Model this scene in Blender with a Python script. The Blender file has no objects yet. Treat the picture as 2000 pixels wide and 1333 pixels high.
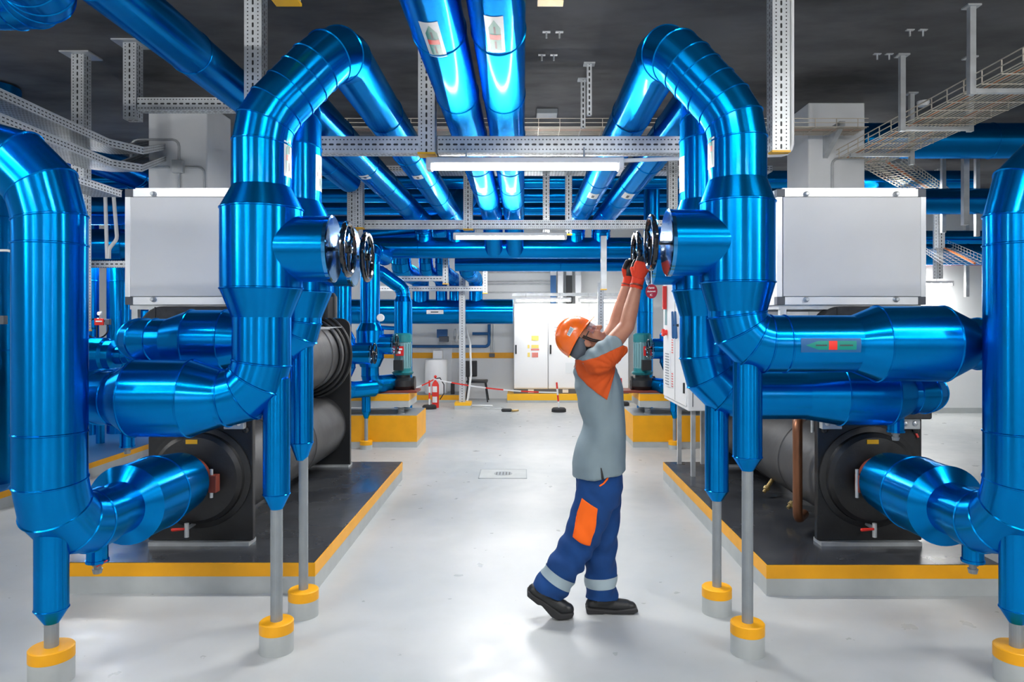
import bpy, math, random
import numpy as np
from mathutils import Vector as V, Matrix
random.seed(7)
S = bpy.context.scene
COL = S.collection
PI = math.pi
CX, CY, F, EYE = 1022.0, 630.0, 1400.0, 1.66

def W(px, py, d):
    """a point seen at photo pixel (px, py) standing d metres away"""
    return V(((px-CX)/F*d, d, EYE-(py-CY)/F*d))

# ------------------------------------------------------------------ materials
MATS = {}
def mat(name, col=(.8,.8,.8), rough=.5, metal=0., coat=0., coat_r=.1, spec=.5, emit=None, estr=0., alpha=None, bump=0., bscale=30., var=0., vscale=4., vcol=None, trans=0., aniso=0., rvar=0.):
    m = bpy.data.materials.new(name); m.use_nodes = True
    nt = m.node_tree; b = nt.nodes['Principled BSDF']
    b.inputs['Base Color'].default_value = (*col, 1)
    b.inputs['Roughness'].default_value = rough
    b.inputs['Metallic'].default_value = metal
    b.inputs['Specular IOR Level'].default_value = spec
    b.inputs['Coat Weight'].default_value = coat
    b.inputs['Coat Roughness'].default_value = coat_r
    b.inputs['Transmission Weight'].default_value = trans
    if aniso: b.inputs['Anisotropic'].default_value = aniso
    if emit:
        b.inputs['Emission Color'].default_value = (*emit, 1)
        b.inputs['Emission Strength'].default_value = estr
    if alpha is not None: b.inputs['Alpha'].default_value = alpha
    if bump or var or rvar:
        tc = nt.nodes.new('ShaderNodeTexCoord')
        def noise(sc, det=3):
            n = nt.nodes.new('ShaderNodeTexNoise'); n.inputs['Scale'].default_value = sc; n.inputs['Detail'].default_value = det
            nt.links.new(tc.outputs['Object'], n.inputs['Vector']); return n
        if bump:
            n = noise(bscale); bp = nt.nodes.new('ShaderNodeBump'); bp.inputs['Strength'].default_value = bump; bp.inputs['Distance'].default_value = .01
            nt.links.new(n.outputs['Fac'], bp.inputs['Height']); nt.links.new(bp.outputs['Normal'], b.inputs['Normal'])
        if var:
            n = noise(vscale, 5); mx = nt.nodes.new('ShaderNodeMix'); mx.data_type = 'RGBA'
            vc = vcol or tuple(c*(1-var) for c in col)
            mx.inputs[6].default_value = (*col,1); mx.inputs[7].default_value = (*vc,1)
            cr = nt.nodes.new('ShaderNodeMapRange'); cr.inputs[1].default_value = .35; cr.inputs[2].default_value = .65
            nt.links.new(n.outputs['Fac'], cr.inputs[0]); nt.links.new(cr.outputs[0], mx.inputs[0]); nt.links.new(mx.outputs[2], b.inputs['Base Color'])
        if rvar:
            n = noise(vscale*.7, 4); cr = nt.nodes.new('ShaderNodeMapRange'); cr.inputs[1].default_value=.3; cr.inputs[2].default_value=.7
            cr.inputs[3].default_value = max(0.02, rough-rvar); cr.inputs[4].default_value = rough+rvar
            nt.links.new(n.outputs['Fac'], cr.inputs[0]); nt.links.new(cr.outputs[0], b.inputs['Roughness'])
    MATS[name] = m
    if name=='blue':
        b.inputs['Specular Tint'].default_value=(.15,.6,1,1)
        tg=nt.nodes.new('ShaderNodeTangent'); tg.direction_type='UV_MAP'; nt.links.new(tg.outputs[0], b.inputs['Tangent'])
    return m

def perf(name, row, slots=True, grid=0.):
    """galvanised sheet with punched holes; UV in metres, v measured from the middle of the face"""
    m = mat(name, (.66,.69,.71), .42, .5, var=.18, vscale=9)
    nt = m.node_tree; b = nt.nodes['Principled BSDF']
    N = nt.nodes.new; L = nt.links.new
    uv = N('ShaderNodeUVMap'); sp = N('ShaderNodeSeparateXYZ'); L(uv.outputs[0], sp.inputs[0])
    def mt(op, a, bb=None):
        n = N('ShaderNodeMath'); n.operation = op
        for i, x in enumerate((a, bb)):
            if x is None: continue
            if isinstance(x, (int, float)): n.inputs[i].default_value = x
            else: L(x, n.inputs[i])
        return n.outputs[0]
    u, v = sp.outputs[0], sp.outputs[1]
    av = mt('ABSOLUTE', v)
    def cell(x, p): return mt('SUBTRACT', mt('MULTIPLY', mt('FRACT', mt('DIVIDE', x, p)), p), p/2)
    holes = []
    if row:
        du = cell(u, .025); dv = mt('SUBTRACT', av, row)
        holes.append(mt('LESS_THAN', mt('ADD', mt('MULTIPLY', du, du), mt('MULTIPLY', dv, dv)), .0047**2))
    if slots:
        du = mt('MAXIMUM', mt('SUBTRACT', mt('ABSOLUTE', cell(u, .05)), .010), 0.)
        holes.append(mt('LESS_THAN', mt('ADD', mt('MULTIPLY', du, du), mt('MULTIPLY', v, v)), .0065**2))
    if grid:
        du = mt('MAXIMUM', mt('SUBTRACT', mt('ABSOLUTE', cell(u, .04)), .008), 0.); dv = cell(v, grid)
        holes.append(mt('LESS_THAN', mt('ADD', mt('MULTIPLY', du, du), mt('MULTIPLY', dv, dv)), .004**2))
    h = holes[0]
    for x in holes[1:]: h = mt('MAXIMUM', h, x)
    src = b.inputs['Base Color'].links[0].from_socket
    mx = N('ShaderNodeMix'); mx.data_type = 'RGBA'; L(h, mx.inputs[0]); L(src, mx.inputs[6]); mx.inputs[7].default_value = (.012,.014,.016,1)
    L(mx.outputs[2], b.inputs['Base Color'])
    L(mt('MULTIPLY', mt('SUBTRACT', 1., h), .5), b.inputs['Metallic'])
    return m

mat('blue', (.0,.235,.65), .26, .95, aniso=.85, coat=.06, coat_r=.1, bump=.02, bscale=5, var=.10, vscale=3)
mat('blue_far', (.01,.16,.52), .35, .6, coat=.3)
mat('blue_paint', (.01,.10,.28), .45)
mat('chrome', (.75,.8,.85), .12, 1.)
mat('cap_blue', (.06,.36,.78), .10, 1., coat=.4, bump=.12, bscale=9)
mat('galv', (.62,.65,.67), .42, .55, var=.2, vscale=8)
mat('rod', (.30,.33,.35), .45, .3, var=.12, vscale=10)
perf('perf_wide', .034); perf('perf_narrow', 0.); perf('perf_tray', 0., False, .025)
mat('alu', (.86,.88,.9), .35, .3)
mat('panel', (.76,.77,.78), .42, 0., spec=.35, var=.03)
mat('corner', (.10,.11,.13), .5)
mat('cast', (.020,.021,.023), .42, .1, var=.5, vscale=6, vcol=(.012,.012,.013), bump=.15, bscale=40)
mat('shell', (.06,.06,.062), .5, .15, var=.35, vscale=5, bump=.1, bscale=30)
mat('foam', (.05,.052,.055), .75, var=.3, vscale=20, bump=.3, bscale=60)
mat('black', (.015,.016,.018), .4)
mat('rubber', (.02,.02,.022), .7)
mat('gloss_black', (.012,.014,.018), .12, .6, coat=1., coat_r=.05, bump=.15, bscale=25)
mat('yellow', (.93,.42,.0), .45, var=.10, vscale=5)
mat('yellow_b', (.95,.50,.01), .4)
mat('conc', (.47,.50,.50), .55, var=.12, vscale=5)
mat('dark_top', (.030,.033,.040), .24, var=.5, vscale=3, vcol=(.055,.058,.064), rvar=.14)
mat('white', (.80,.81,.82), .4)
mat('wallw', (.74,.76,.77), .6, var=.05, vscale=1.5)
mat('colw', (.82,.84,.86), .6, var=.04)
mat('red', (.55,.012,.012), .4)
mat('maroon', (.33,.008,.03), .4)
mat('redbright', (.75,.03,.02), .4)
mat('rust', (.20,.035,.02), .5)
mat('copper', (.24,.10,.05), .4, .7)
mat('brass', (.5,.36,.15), .35, .9)
mat('teal', (.01,.16,.18), .4, .1)
mat('teal_l', (.13,.27,.30), .45)
mat('green', (.0,.23,.19), .35)
mat('label_w', (.72,.75,.76), .3)
mat('ink', (.05,.06,.07), .5)
mat('tube_on', (1,1,1), .4, emit=(1.,.985,.955), estr=50.)
mat('tube_hi', (1,1,1), .4, emit=(1.,.985,.955), estr=75.)
mat('tube_mid', (1,1,1), .4, emit=(1.,.985,.955), estr=32.)
mat('stick_y', (.85,.66,.16), .5)
mat('stick_r', (.70,.22,.18), .5)
mat('tube_dim', (1,1,1), .4, emit=(1.,.985,.955), estr=16.)
mat('lamp_body', (.75,.76,.77), .4)
mat('skin', (.50,.235,.15), .5, var=.15, vscale=14, vcol=(.44,.18,.11))
mat('hair', (.012,.010,.009), .6)
mat('shirt', (.20,.265,.30), .85, var=.06, vscale=10, bump=.1, bscale=12)
mat('orange_cloth', (.58,.075,.004), .85, var=.08, vscale=10)
mat('pocket', (1.,.14,.0), .8)
mat('trouser', (.0,.05,.215), .85, var=.2, vscale=8, bump=.25, bscale=9)
mat('tape', (.33,.42,.47), .45, .1)
mat('glove', (.72,.045,.012), .8, bump=.2, bscale=120)
mat('helmet', (.95,.16,.008), .25, coat=.4)
mat('strap', (.09,.11,.14), .6)
mat('lens', (.9,.75,.8), .05, trans=.9, alpha=.45)
mat('eye', (.7,.68,.66), .2)
mat('wire_y', (.72,.66,.56), .4, .5)
mat('cable_o', (.7,.16,.02), .5)
mat('cable_k', (.02,.02,.02), .6)
mat('hose_w', (.72,.74,.74), .45)

def floor_mat():
    m = mat('floor_epoxy', (.56,.59,.60), .2)
    nt = m.node_tree; b = nt.nodes['Principled BSDF']; N = nt.nodes.new; L = nt.links.new
    tc = N('ShaderNodeTexCoord')
    n1 = N('ShaderNodeTexNoise'); n1.inputs['Scale'].default_value = .7; n1.inputs['Detail'].default_value = 6
    n2 = N('ShaderNodeTexNoise'); n2.inputs['Scale'].default_value = 6; n2.inputs['Detail'].default_value = 8
    n3 = N('ShaderNodeTexVoronoi'); n3.inputs['Scale'].default_value = 9
    for n in (n1, n2, n3): L(tc.outputs['Object'], n.inputs['Vector'])
    cr = N('ShaderNodeValToRGB'); cr.color_ramp.elements[0].position = .35; cr.color_ramp.elements[0].color = (.40,.43,.44,1)
    cr.color_ramp.elements[1].position = .62; cr.color_ramp.elements[1].color = (.51,.525,.525,1)
    L(n1.outputs['Fac'], cr.inputs[0])
    mx = N('ShaderNodeMix'); mx.data_type = 'RGBA'; mx.blend_type = 'MULTIPLY'; mx.inputs[0].default_value = .25
    c2 = N('ShaderNodeValToRGB'); c2.color_ramp.elements[0].position=.3; c2.color_ramp.elements[0].color=(.86,.85,.82,1); c2.color_ramp.elements[1].position=.5
    L(n2.outputs['Fac'], c2.inputs[0]); L(cr.outputs[0], mx.inputs[6]); L(c2.outputs[0], mx.inputs[7])
    sp = N('ShaderNodeMapRange'); sp.inputs[1].default_value = .012; sp.inputs[2].default_value = .03
    L(n3.outputs['Distance'], sp.inputs[0])
    m2 = N('ShaderNodeMix'); m2.data_type = 'RGBA'; L(sp.outputs[0], m2.inputs[0]); m2.inputs[6].default_value = (.2,.2,.19,1); L(mx.outputs[2], m2.inputs[7])
    L(m2.outputs[2], b.inputs['Base Color'])
    rr = N('ShaderNodeMapRange'); rr.inputs[1].default_value=.3; rr.inputs[2].default_value=.7; rr.inputs[3].default_value=.27; rr.inputs[4].default_value=.42
    L(n2.outputs['Fac'], rr.inputs[0]); L(rr.outputs[0], b.inputs['Roughness'])
    bp = N('ShaderNodeBump'); bp.inputs['Strength'].default_value=.06; bp.inputs['Distance'].default_value=.02
    L(n2.outputs['Fac'], bp.inputs['Height']); L(bp.outputs[0], b.inputs['Normal'])
floor_mat()
def ceil_mat():
    m = mat('ceiling_paint', (.12,.12,.13), .7)
    nt = m.node_tree; b = nt.nodes['Principled BSDF']; N = nt.nodes.new; L = nt.links.new
    tc = N('ShaderNodeTexCoord'); mp = N('ShaderNodeMapping'); mp.inputs['Rotation'].default_value=(0,0,.5); mp.inputs['Scale'].default_value=(.55,1.1,1)
    L(tc.outputs['Object'], mp.inputs[0])
    n = N('ShaderNodeTexNoise'); n.inputs['Scale'].default_value=1.1; n.inputs['Detail'].default_value=7; n.inputs['Roughness'].default_value=.6
    L(mp.outputs[0], n.inputs['Vector'])
    cr = N('ShaderNodeValToRGB'); cr.color_ramp.elements[0].position=.32; cr.color_ramp.elements[0].color=(.016,.016,.018,1)
    cr.color_ramp.elements[1].position=.68; cr.color_ramp.elements[1].color=(.15,.15,.155,1)
    L(n.outputs['Fac'], cr.inputs[0]); L(cr.outputs[0], b.inputs['Base Color'])
ceil_mat()

# ------------------------------------------------------------------ mesh building
def perp(d):
    d = d.normalized(); a = V((0,0,1)) if abs(d.z) < .9 else V((1,0,0))
    u = d.cross(a).normalized(); return u, u.cross(d).normalized()

class MB:
    def __init__(s): s.v=[]; s.f=[]; s.m=[]; s.uv=[]; s.mi=0
    def face(s, idx, uv=None): s.f.append(tuple(idx)); s.m.append(s.mi); s.uv.append(uv)
    def box(s, c, sz, R=None, ax=None):
        """box at c; ax = axis (0,1,2) the UV runs along"""
        c = V(c); hx,hy,hz = [x/2 for x in sz]
        if ax is None: ax = max(range(3), key=lambda i: sz[i])
        L = [V((x,y,z)) for x in (-hx,hx) for y in (-hy,hy) for z in (-hz,hz)]
        b = len(s.v)
        for p in L: s.v.append(c + (R @ p if R else p))
        for q, n in (((0,1,3,2),0),((4,6,7,5),0),((0,4,5,1),1),((2,3,7,6),1),((0,2,6,4),2),((1,5,7,3),2)):
            others = [i for i in range(3) if i != n]
            ua = ax if ax in others else others[0]; va = [i for i in others if i != ua][0]
            s.face([b+i for i in q], [(L[i][ua]+50, L[i][va]) for i in q])
        return s
    def span(s, lo, hi, ax=None):
        lo, hi = V(lo), V(hi); return s.box((lo+hi)/2, [abs(hi[i]-lo[i]) for i in range(3)], ax=ax)
    def bar(s, a, b, w, h, up=(0,0,1)):
        a, b = V(a), V(b); d = (b-a); l = d.length; x = d.normalized(); up = V(up)
        if abs(x.dot(up)) > .98: up = V((0,1,0))
        y = up.cross(x).normalized(); z = x.cross(y)
        R = Matrix((x,y,z)).transposed()
        return s.box((a+b)/2, (l,w,h), R, 0)
    def ring(s, pts):
        b = len(s.v); s.v.extend(pts); return list(range(b, b+len(pts)))
    def bridge(s, a, b):
        n = len(a)
        for i in range(n): s.face((a[i], a[(i+1)%n], b[(i+1)%n], b[i]), [(0,i/n),(0,(i+1)/n),(1,(i+1)/n),(1,i/n)])
    def cap(s, r, flip=False): s.face(list(reversed(r)) if flip else r)
    def tube(s, pts, rad, n=36, bead=None, caps=True, bh=.005):
        """swept pipe, mitred at each corner; bead = indices of seams that carry a raised bead"""
        P = [V(p) for p in pts]; k = len(P)
        R = [rad]*k if isinstance(rad, (int,float)) else list(rad)
        bead = bead or set()
        D = [(P[i+1]-P[i]).normalized() for i in range(k-1)]
        u, v = perp(D[0]); prev = None; first = None
        for i in range(k):
            din = D[max(i-1,0)]; dout = D[min(i,k-2)]
            nn = (din+dout).normalized()
            offs = []
            for j in range(n):
                a = 2*PI*j/n; o = (u*math.cos(a)+v*math.sin(a))*R[i]
                o = o - din*(o.dot(nn)/din.dot(nn)); offs.append(o)
            seq = [(0,1.)]
            if i in bead:
                e = bh*1.1; seq = [(-e,1.),(-e*.35,1+bh/R[i]),(e*.35,1+bh/R[i]),(e,1.)]
            for (t, sc) in seq:
                sh = din*t if t < 0 else dout*t
                r = s.ring([P[i]+o*sc+sh for o in offs])
                if prev: s.bridge(prev, r)
                else: first = r
                prev = r
            if i < k-1 and i > 0:
                q = din.rotation_difference(dout); u = q @ u; v = q @ v
        if caps: s.cap(first, True); s.cap(prev)
        return s
    def cyl(s, a, b, r, r2=None, n=24): return s.tube([a,b], [r, r if r2 is None else r2], n)
    def lathe(s, p, d, prof, n=32):
        """prof: (distance along d, radius) pairs"""
        p, d = V(p), V(d).normalized(); u, v = perp(d); prev=None
        for (t, r) in prof:
            rg = s.ring([p+d*t+(u*math.cos(2*PI*j/n)+v*math.sin(2*PI*j/n))*max(r,1e-4) for j in range(n)])
            if prev: s.bridge(prev, rg)
            else: s.cap(rg, True)
            prev = rg
        s.cap(prev); return s
    def torus(s, c, ax, R, r, n=40, m=10):
        c = V(c); u, v = perp(V(ax)); w = V(ax).normalized(); rings=[]
        for i in range(n):
            a = 2*PI*i/n; d = u*math.cos(a)+v*math.sin(a)
            rings.append(s.ring([c+d*(R+r*math.cos(2*PI*j/m))+w*r*math.sin(2*PI*j/m) for j in range(m)]))
        for i in range(n): s.bridge(rings[i], rings[(i+1)%n])
        return s
    def ell(s, c, rx, ry, rz, n=24, m=14, R=None):
        c = V(c); prev=None
        for i in range(m+1):
            t = PI*i/m; z=math.cos(t); q=max(math.sin(t),1e-3)
            pts=[]
            for j in range(n):
                a=2*PI*j/n; p=V((rx*q*math.cos(a), ry*q*math.sin(a), rz*z)); pts.append(c+(R@p if R else p))
            r=s.ring(pts)
            if prev: s.bridge(prev, r)
            else: s.cap(r, True)
            prev=r
        s.cap(prev); return s
    def capsule(s, a, b, ra, rb, n=16):
        a, b = V(a), V(b); d=(b-a); l=d.length; d.normalize(); u,v=perp(d); prof=[]
        for i in range(6): t=PI/2*(1-i/5); prof.append((-ra*math.sin(t), ra*math.cos(t)))
        for i in range(6): t=PI/2*i/5; prof.append((l+rb*math.sin(t), rb*math.cos(t)))
        return s.lathe(a, d, prof, n)
    def loft(s, secs, n=32):
        """closed body through sections (centre, half-axis a, half-axis b)"""
        prev=None
        for (c,a,b) in secs:
            r=s.ring([V(c)+V(a)*math.cos(2*PI*j/n)+V(b)*math.sin(2*PI*j/n) for j in range(n)])
            if prev: s.bridge(prev,r)
            else: s.cap(r, True)
            prev=r
        s.cap(prev); return s
    def prism(s, poly, off):
        a=s.ring([V(p) for p in poly]); b=s.ring([V(p)+V(off) for p in poly]); s.bridge(a,b); s.cap(a,True); s.cap(b); return s
    def patch(s, c, ax, r, half_ang, mid, t0, t1, nu=10, shape=None):
        """curved sticker on a pipe: axis ax, radius r, from t0 to t1 along, centred on direction mid"""
        c=V(c); ax=V(ax).normalized(); m=V(mid); m=(m-ax*m.dot(ax)).normalized(); q=ax.cross(m)
        g=[]
        nt=8
        for i in range(nt+1):
            t=t0+(t1-t0)*i/nt; w=half_ang*(shape(i/nt) if shape else 1.)
            g.append(s.ring([c+ax*t+(m*math.cos(w*(2*j/nu-1))+q*math.sin(w*(2*j/nu-1)))*r for j in range(nu+1)]))
        for i in range(nt):
            for j in range(nu): s.face((g[i][j],g[i][j+1],g[i+1][j+1],g[i+1][j]))
        return s
    def mesh(s, name, mats, org=(0,0,0)):
        me=bpy.data.meshes.new(name); o=V(org)
        me.from_pydata([tuple(p-o) for p in s.v], [], s.f)
        for m in mats: me.materials.append(MATS[m])
        me.polygons.foreach_set('material_index', s.m)
        if any(x for x in s.uv):
            ul=me.uv_layers.new(name='UVMap'); d=[]
            for f,u in zip(s.f,s.uv): d.extend(x for k in range(len(f)) for x in (u[k] if u else (0,0)))
            ul.data.foreach_set('uv', d)
        me.update(); return me
    def build(s, name, mats, parent=None, smooth=True, bevel=0., label=None, ang=.23):
        if isinstance(mats,str): mats=[mats]
        org = parent['_o'] if parent is not None and '_o' in parent else (0,0,0)
        me=s.mesh(name, mats, org)
        import bmesh
        bm=bmesh.new(); bm.from_mesh(me); bmesh.ops.recalc_face_normals(bm, faces=bm.faces); bm.to_mesh(me); bm.free()
        if smooth: me.shade_smooth(); me.set_sharp_from_angle(angle=ang)
        ob=bpy.data.objects.new(name, me); COL.objects.link(ob)
        if parent is not None: ob.parent=parent; ob['_o']=list(org)
        if bevel:
            b=ob.modifiers.new('bevel','BEVEL'); b.width=bevel; b.segments=2; b.limit_method='ANGLE'
        if label: ob['label']=label
        return ob

def thing(name, label, cat, loc, group=None):
    o=bpy.data.objects.new(name, None); COL.objects.link(o); o.location=loc; o.empty_display_size=.1
    o['label']=label; o['category']=cat; o['_o']=[float(x) for x in loc]
    if group: o['group']=group
    return o
def tag(o, label, cat, group=None):
    o['label']=label; o['category']=cat
    if group: o['group']=group
    return o
def struct(o): o['kind']='structure'; return o

def gored(pts, R, step=22.5):
    """polyline with every corner turned into a segmented elbow; returns points and the indices of its seams"""
    P=[V(p) for p in pts]; out=[P[0]]; seams=set()
    for i in range(1,len(P)-1):
        a=(P[i-1]-P[i]).normalized(); b=(P[i+1]-P[i]).normalized()
        th=PI-math.acos(max(-1,min(1,a.dot(b))))
        if th<.03: out.append(P[i]); continue
        r=R[i-1] if isinstance(R,(list,tuple)) else R
        t=r*math.tan(th/2); s0=P[i]+a*t; c_dir=(a+b).normalized(); c=P[i]+c_dir*(r/math.cos(th/2))
        n=max(2,round(math.degrees(th)/step)); e0=s0-c; e1=P[i]+b*t-c; ax=e0.cross(e1).normalized()
        for k in range(n+1):
            q=Matrix.Rotation(th*k/n,3,ax); seams.add(len(out)); out.append(c+q@e0)
    out.append(P[-1]); return out, seams

def text_mesh(txt, size, mname, loc, rot, parent, name='lettering', bold=0.):
    cu=bpy.data.curves.new(name,'FONT'); cu.body=txt; cu.size=size; cu.align_x='CENTER'; cu.align_y='CENTER'; cu.extrude=.0004; cu.offset=bold
    to=bpy.data.objects.new(name,cu); COL.objects.link(to)
    bpy.context.view_layer.update()
    me=bpy.data.meshes.new_from_object(to.evaluated_get(bpy.context.evaluated_depsgraph_get()))
    bpy.data.objects.remove(to); me.materials.clear(); me.materials.append(MATS[mname])
    R=rot if isinstance(rot,Matrix) else Matrix(rot)
    me.transform(Matrix.Translation(V(loc)-V(parent['_o'])) @ R.to_4x4())
    o=bpy.data.objects.new(name,me); COL.objects.link(o); o.parent=parent; o['_o']=list(parent['_o']); return o
FACE_Y=Matrix(((1,0,0),(0,0,-1),(0,1,0)))     # text readable from -Y
EXPOSURE=1.5
# ------------------------------------------------------------------ the room
CEIL=3.9
def slab(name, lo, hi, m): return struct(MB().span(lo,hi).build(name, m, None, smooth=False))
slab('floor',(-9.2,-5.2,-.2),(9.7,16,0),'floor_epoxy')
slab('ceiling',(-9.2,-5.2,CEIL),(9.7,16,CEIL+.2),'ceiling_paint')
slab('wall_back',(-9.2,15.6,0),(5.6,15.8,CEIL),'wallw')
slab('wall_right_back',(5.6,13.1,0),(9.7,13.3,CEIL),'wallw')
slab('wall_left',(-9.2,-5.2,0),(-9,16,CEIL),'wallw')
slab('wall_right',(9.5,-5.2,0),(9.7,13.1,CEIL),'wallw')
slab('wall_front',(-9.2,-5.2,0),(9.7,-5,CEIL),'wallw')
slab('wall_right_return',(5.6,13.3,0),(5.8,15.8,CEIL),'wallw')
slab('baseboard_right_back',(5.6,13.08,0),(9.5,13.1,.10),'conc')
slab('trim_1',(-9,15.585,.88),(-.2,15.6,1.0),'yellow')          # painted band along the back wall

def column(x0,x1,y0,y1,label):
    t=thing('concrete_column',label,'column',((x0+x1)/2,(y0+y1)/2,0))
    MB().span((x0,y0,0),(x1,y1,CEIL)).build('shaft','colw',t,bevel=.012)
    return t
column(-3.82,-3.22,7.3,7.9,'white square column behind the left cabinet with grey conduits on it')
column(2.905,3.48,7.3,7.9,'white square column behind the right cabinet with a cable tray bracket')

def conduit(name,label,paths,boxes,r=.012,m='galv',cat='conduit',base=None):
    t=thing(name,label,cat,base or paths[0][0])
    for p in paths:
        q,_=gored(p,.07,30); MB().tube(q,r,10).build('conduit_pipe',m,t,ang=.8)
    for (c,s) in boxes: MB().box(c,s).build('junction_box',m,t,bevel=.006,label='grey junction box')
    return t
y=7.289
conduit('electrical_conduit','grey conduit cross with junction box on the left white column',
  [[(-3.99,y,3.30),(-3.99,y,3.52),(-3.50,y,3.52),(-3.50,y,3.27)],[(-3.80,y,3.24),(-3.60,y,3.24)],[(-3.5,y,3.21),(-3.5,y,2.62)],[(-3.44,y,3.24),(-3.24,y,3.24),(-3.24,y,2.70)]],
  [((-3.5,7.27,3.24),(.11,.06,.13))])
conduit('electrical_conduit','bent grey conduit running down the right white column to a switch box',
  [[(3.44,y,3.33),(3.14,y,3.33),(3.14,y,2.75)]],[((3.15,7.27,2.72),(.10,.06,.09))])

# ------------------------------------------------------------------ perforated steel
HANG='perforated steel supports'
def post(x,y,z0,z1,w,label,plate=True,capc=True,m=None,ax=2):
    t=thing('perforated_post',label,'post',(x,y,z0),HANG)
    m=m or ('perf_wide' if w>.06 else 'perf_narrow')
    MB().span((x-w/2,y-w/2,z0),(x+w/2,y+w/2,z1),2).build('channel',m,t,smooth=False)
    if plate and z1>CEIL-.02:
        MB().span((x-w*1.15,y-w*1.0,CEIL-.012),(x+w*1.15,y+w*1.0,CEIL)).build('ceiling_plate','galv',t,smooth=False)
    if capc: MB().span((x-w/2-.004,y-w/2-.004,z0-.014),(x+w/2+.004,y+w/2+.004,z0)).build('end_cap','yellow_b',t,smooth=False,label='yellow plastic end cap')
    return t
def beam(a,b,w,h,label,m='perf_wide'):
    t=MB().bar(a,b,w,h).build('perforated_beam',m,None,smooth=False); tag(t,label,'beam',HANG); return t

Y1,Z1=5.0,2.903          # first trapeze: beam centre
# beam and its three posts hang as one frame
beam((-1.9,Y1+.06,Z1),(-.73,Y1+.06,Z1),.11,.115,'perforated beam carrying the two left ceiling pipes, left of the ceiling lamp')
beam((-.60,Y1+.06,Z1),(1.70,Y1+.06,Z1),.11,.115,'perforated beam right above the near ceiling lamp, under four pipes')
post(-1.79,Y1-.2,2.81,CEIL,.115,'tall perforated post rising behind the left pipe arch')
post(-.668,Y1,2.835,CEIL,.115,'perforated post with yellow cap at the left end of the near ceiling lamp')
post(1.707,Y1-.2,2.80,CEIL,.115,'tall perforated post with a white conduit, right of the right pipe arch')
conduit('lamp_conduit','white conduit running from the near ceiling lamp up the right post',
  [[(.70,4.98,2.785),(1.80,4.80,2.785),(1.80,4.80,CEIL)]],[],.014,'white')
post(.13,3.4,3.2,CEIL,.115,'post with yellow cap hanging at the top edge, right of the centre pipes')
post(-1.13,3.4,3.2,CEIL,.115,'post with yellow cap hanging at the top edge, above the left pipe arch')
Y2,Z2=9.0,2.885
beam((-2.0,Y2,Z2),(2.4,Y2,Z2),.11,.105,'perforated beam above the far ceiling lamp')
for x,l in ((-2.14,'perforated post at the far left end of the far trapeze, behind the rear left pipe'),(-2.035,'perforated post with yellow cap standing just left of the far beam'),(-.69,'perforated post hanging down to the far beam between the centre and left pipes'),(1.87,'perforated post behind the rear right pipe above the far beam')):
    post(x,Y2-(.0 if x!=-2.035 else .13),2.83,CEIL,.115,l)
for x,yy,l in ((.30,9.4,'slim perforated post above the far beam, right of the centre pipes'),(.60,9.5,'slim perforated post next to the right ceiling pipe pair')):
    post(x,yy,2.83,CEIL,.085,l)
# left side
post(-3.70,6.0,1.6,CEIL,.105,'perforated post with ceiling plate beside the left cable trays')
post(-3.13,5.75,3.28,CEIL,.105,'short perforated post hanging left of the left white column',capc=False)
beam((-3.07,5.75,3.40),(-2.02,5.75,3.40),.10,.10,'perforated beam in front of the left column, above the left white cabinet')
# slender hangers for the basket tray on the right
for (x,yy,z0,l) in ((3.17,5.07,3.27,'slim strut with ceiling plate, nearest of the basket tray hangers on the right'),(3.77,6.05,3.27,'slim strut on the far side of the right basket tray'),(3.17,6.0,3.26,'slim strut beside the right column, under the dark ceiling'),(3.79,7.0,3.20,'slim strut hanging right of the smoke detector side of the basket tray'),(.57,6.2,3.45,'slim strut with ceiling plate right of the centre pipes'),(.55,6.6,3.45,'slim strut standing just behind another right of the centre pipes')):
    t=post(x,yy,z0,CEIL,.042,l,m='galv' if x>2 else 'perf_narrow',capc=False)
for (yy,x0,x1,l) in ((5.07,3.17,3.9,'nearest cross arm under the right basket tray'),(6.05,3.19,3.77,'middle cross arm under the right basket tray'),(7.0,3.19,3.79,'farthest cross arm under the right basket tray')):
    beam((x0,yy,3.295),(x1,yy,3.295),.041,.03,l,'galv')
MB().prism([(3.05,7.302,3.60),(3.05,7.302,3.33),(3.05,6.9,3.56),(3.05,6.9,3.60)],(.05,0,0)).build('tray_bracket','galv',None,smooth=False)
tag(bpy.data.objects['tray_bracket'],'triangular steel bracket on the right column under the basket tray','bracket')

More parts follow.
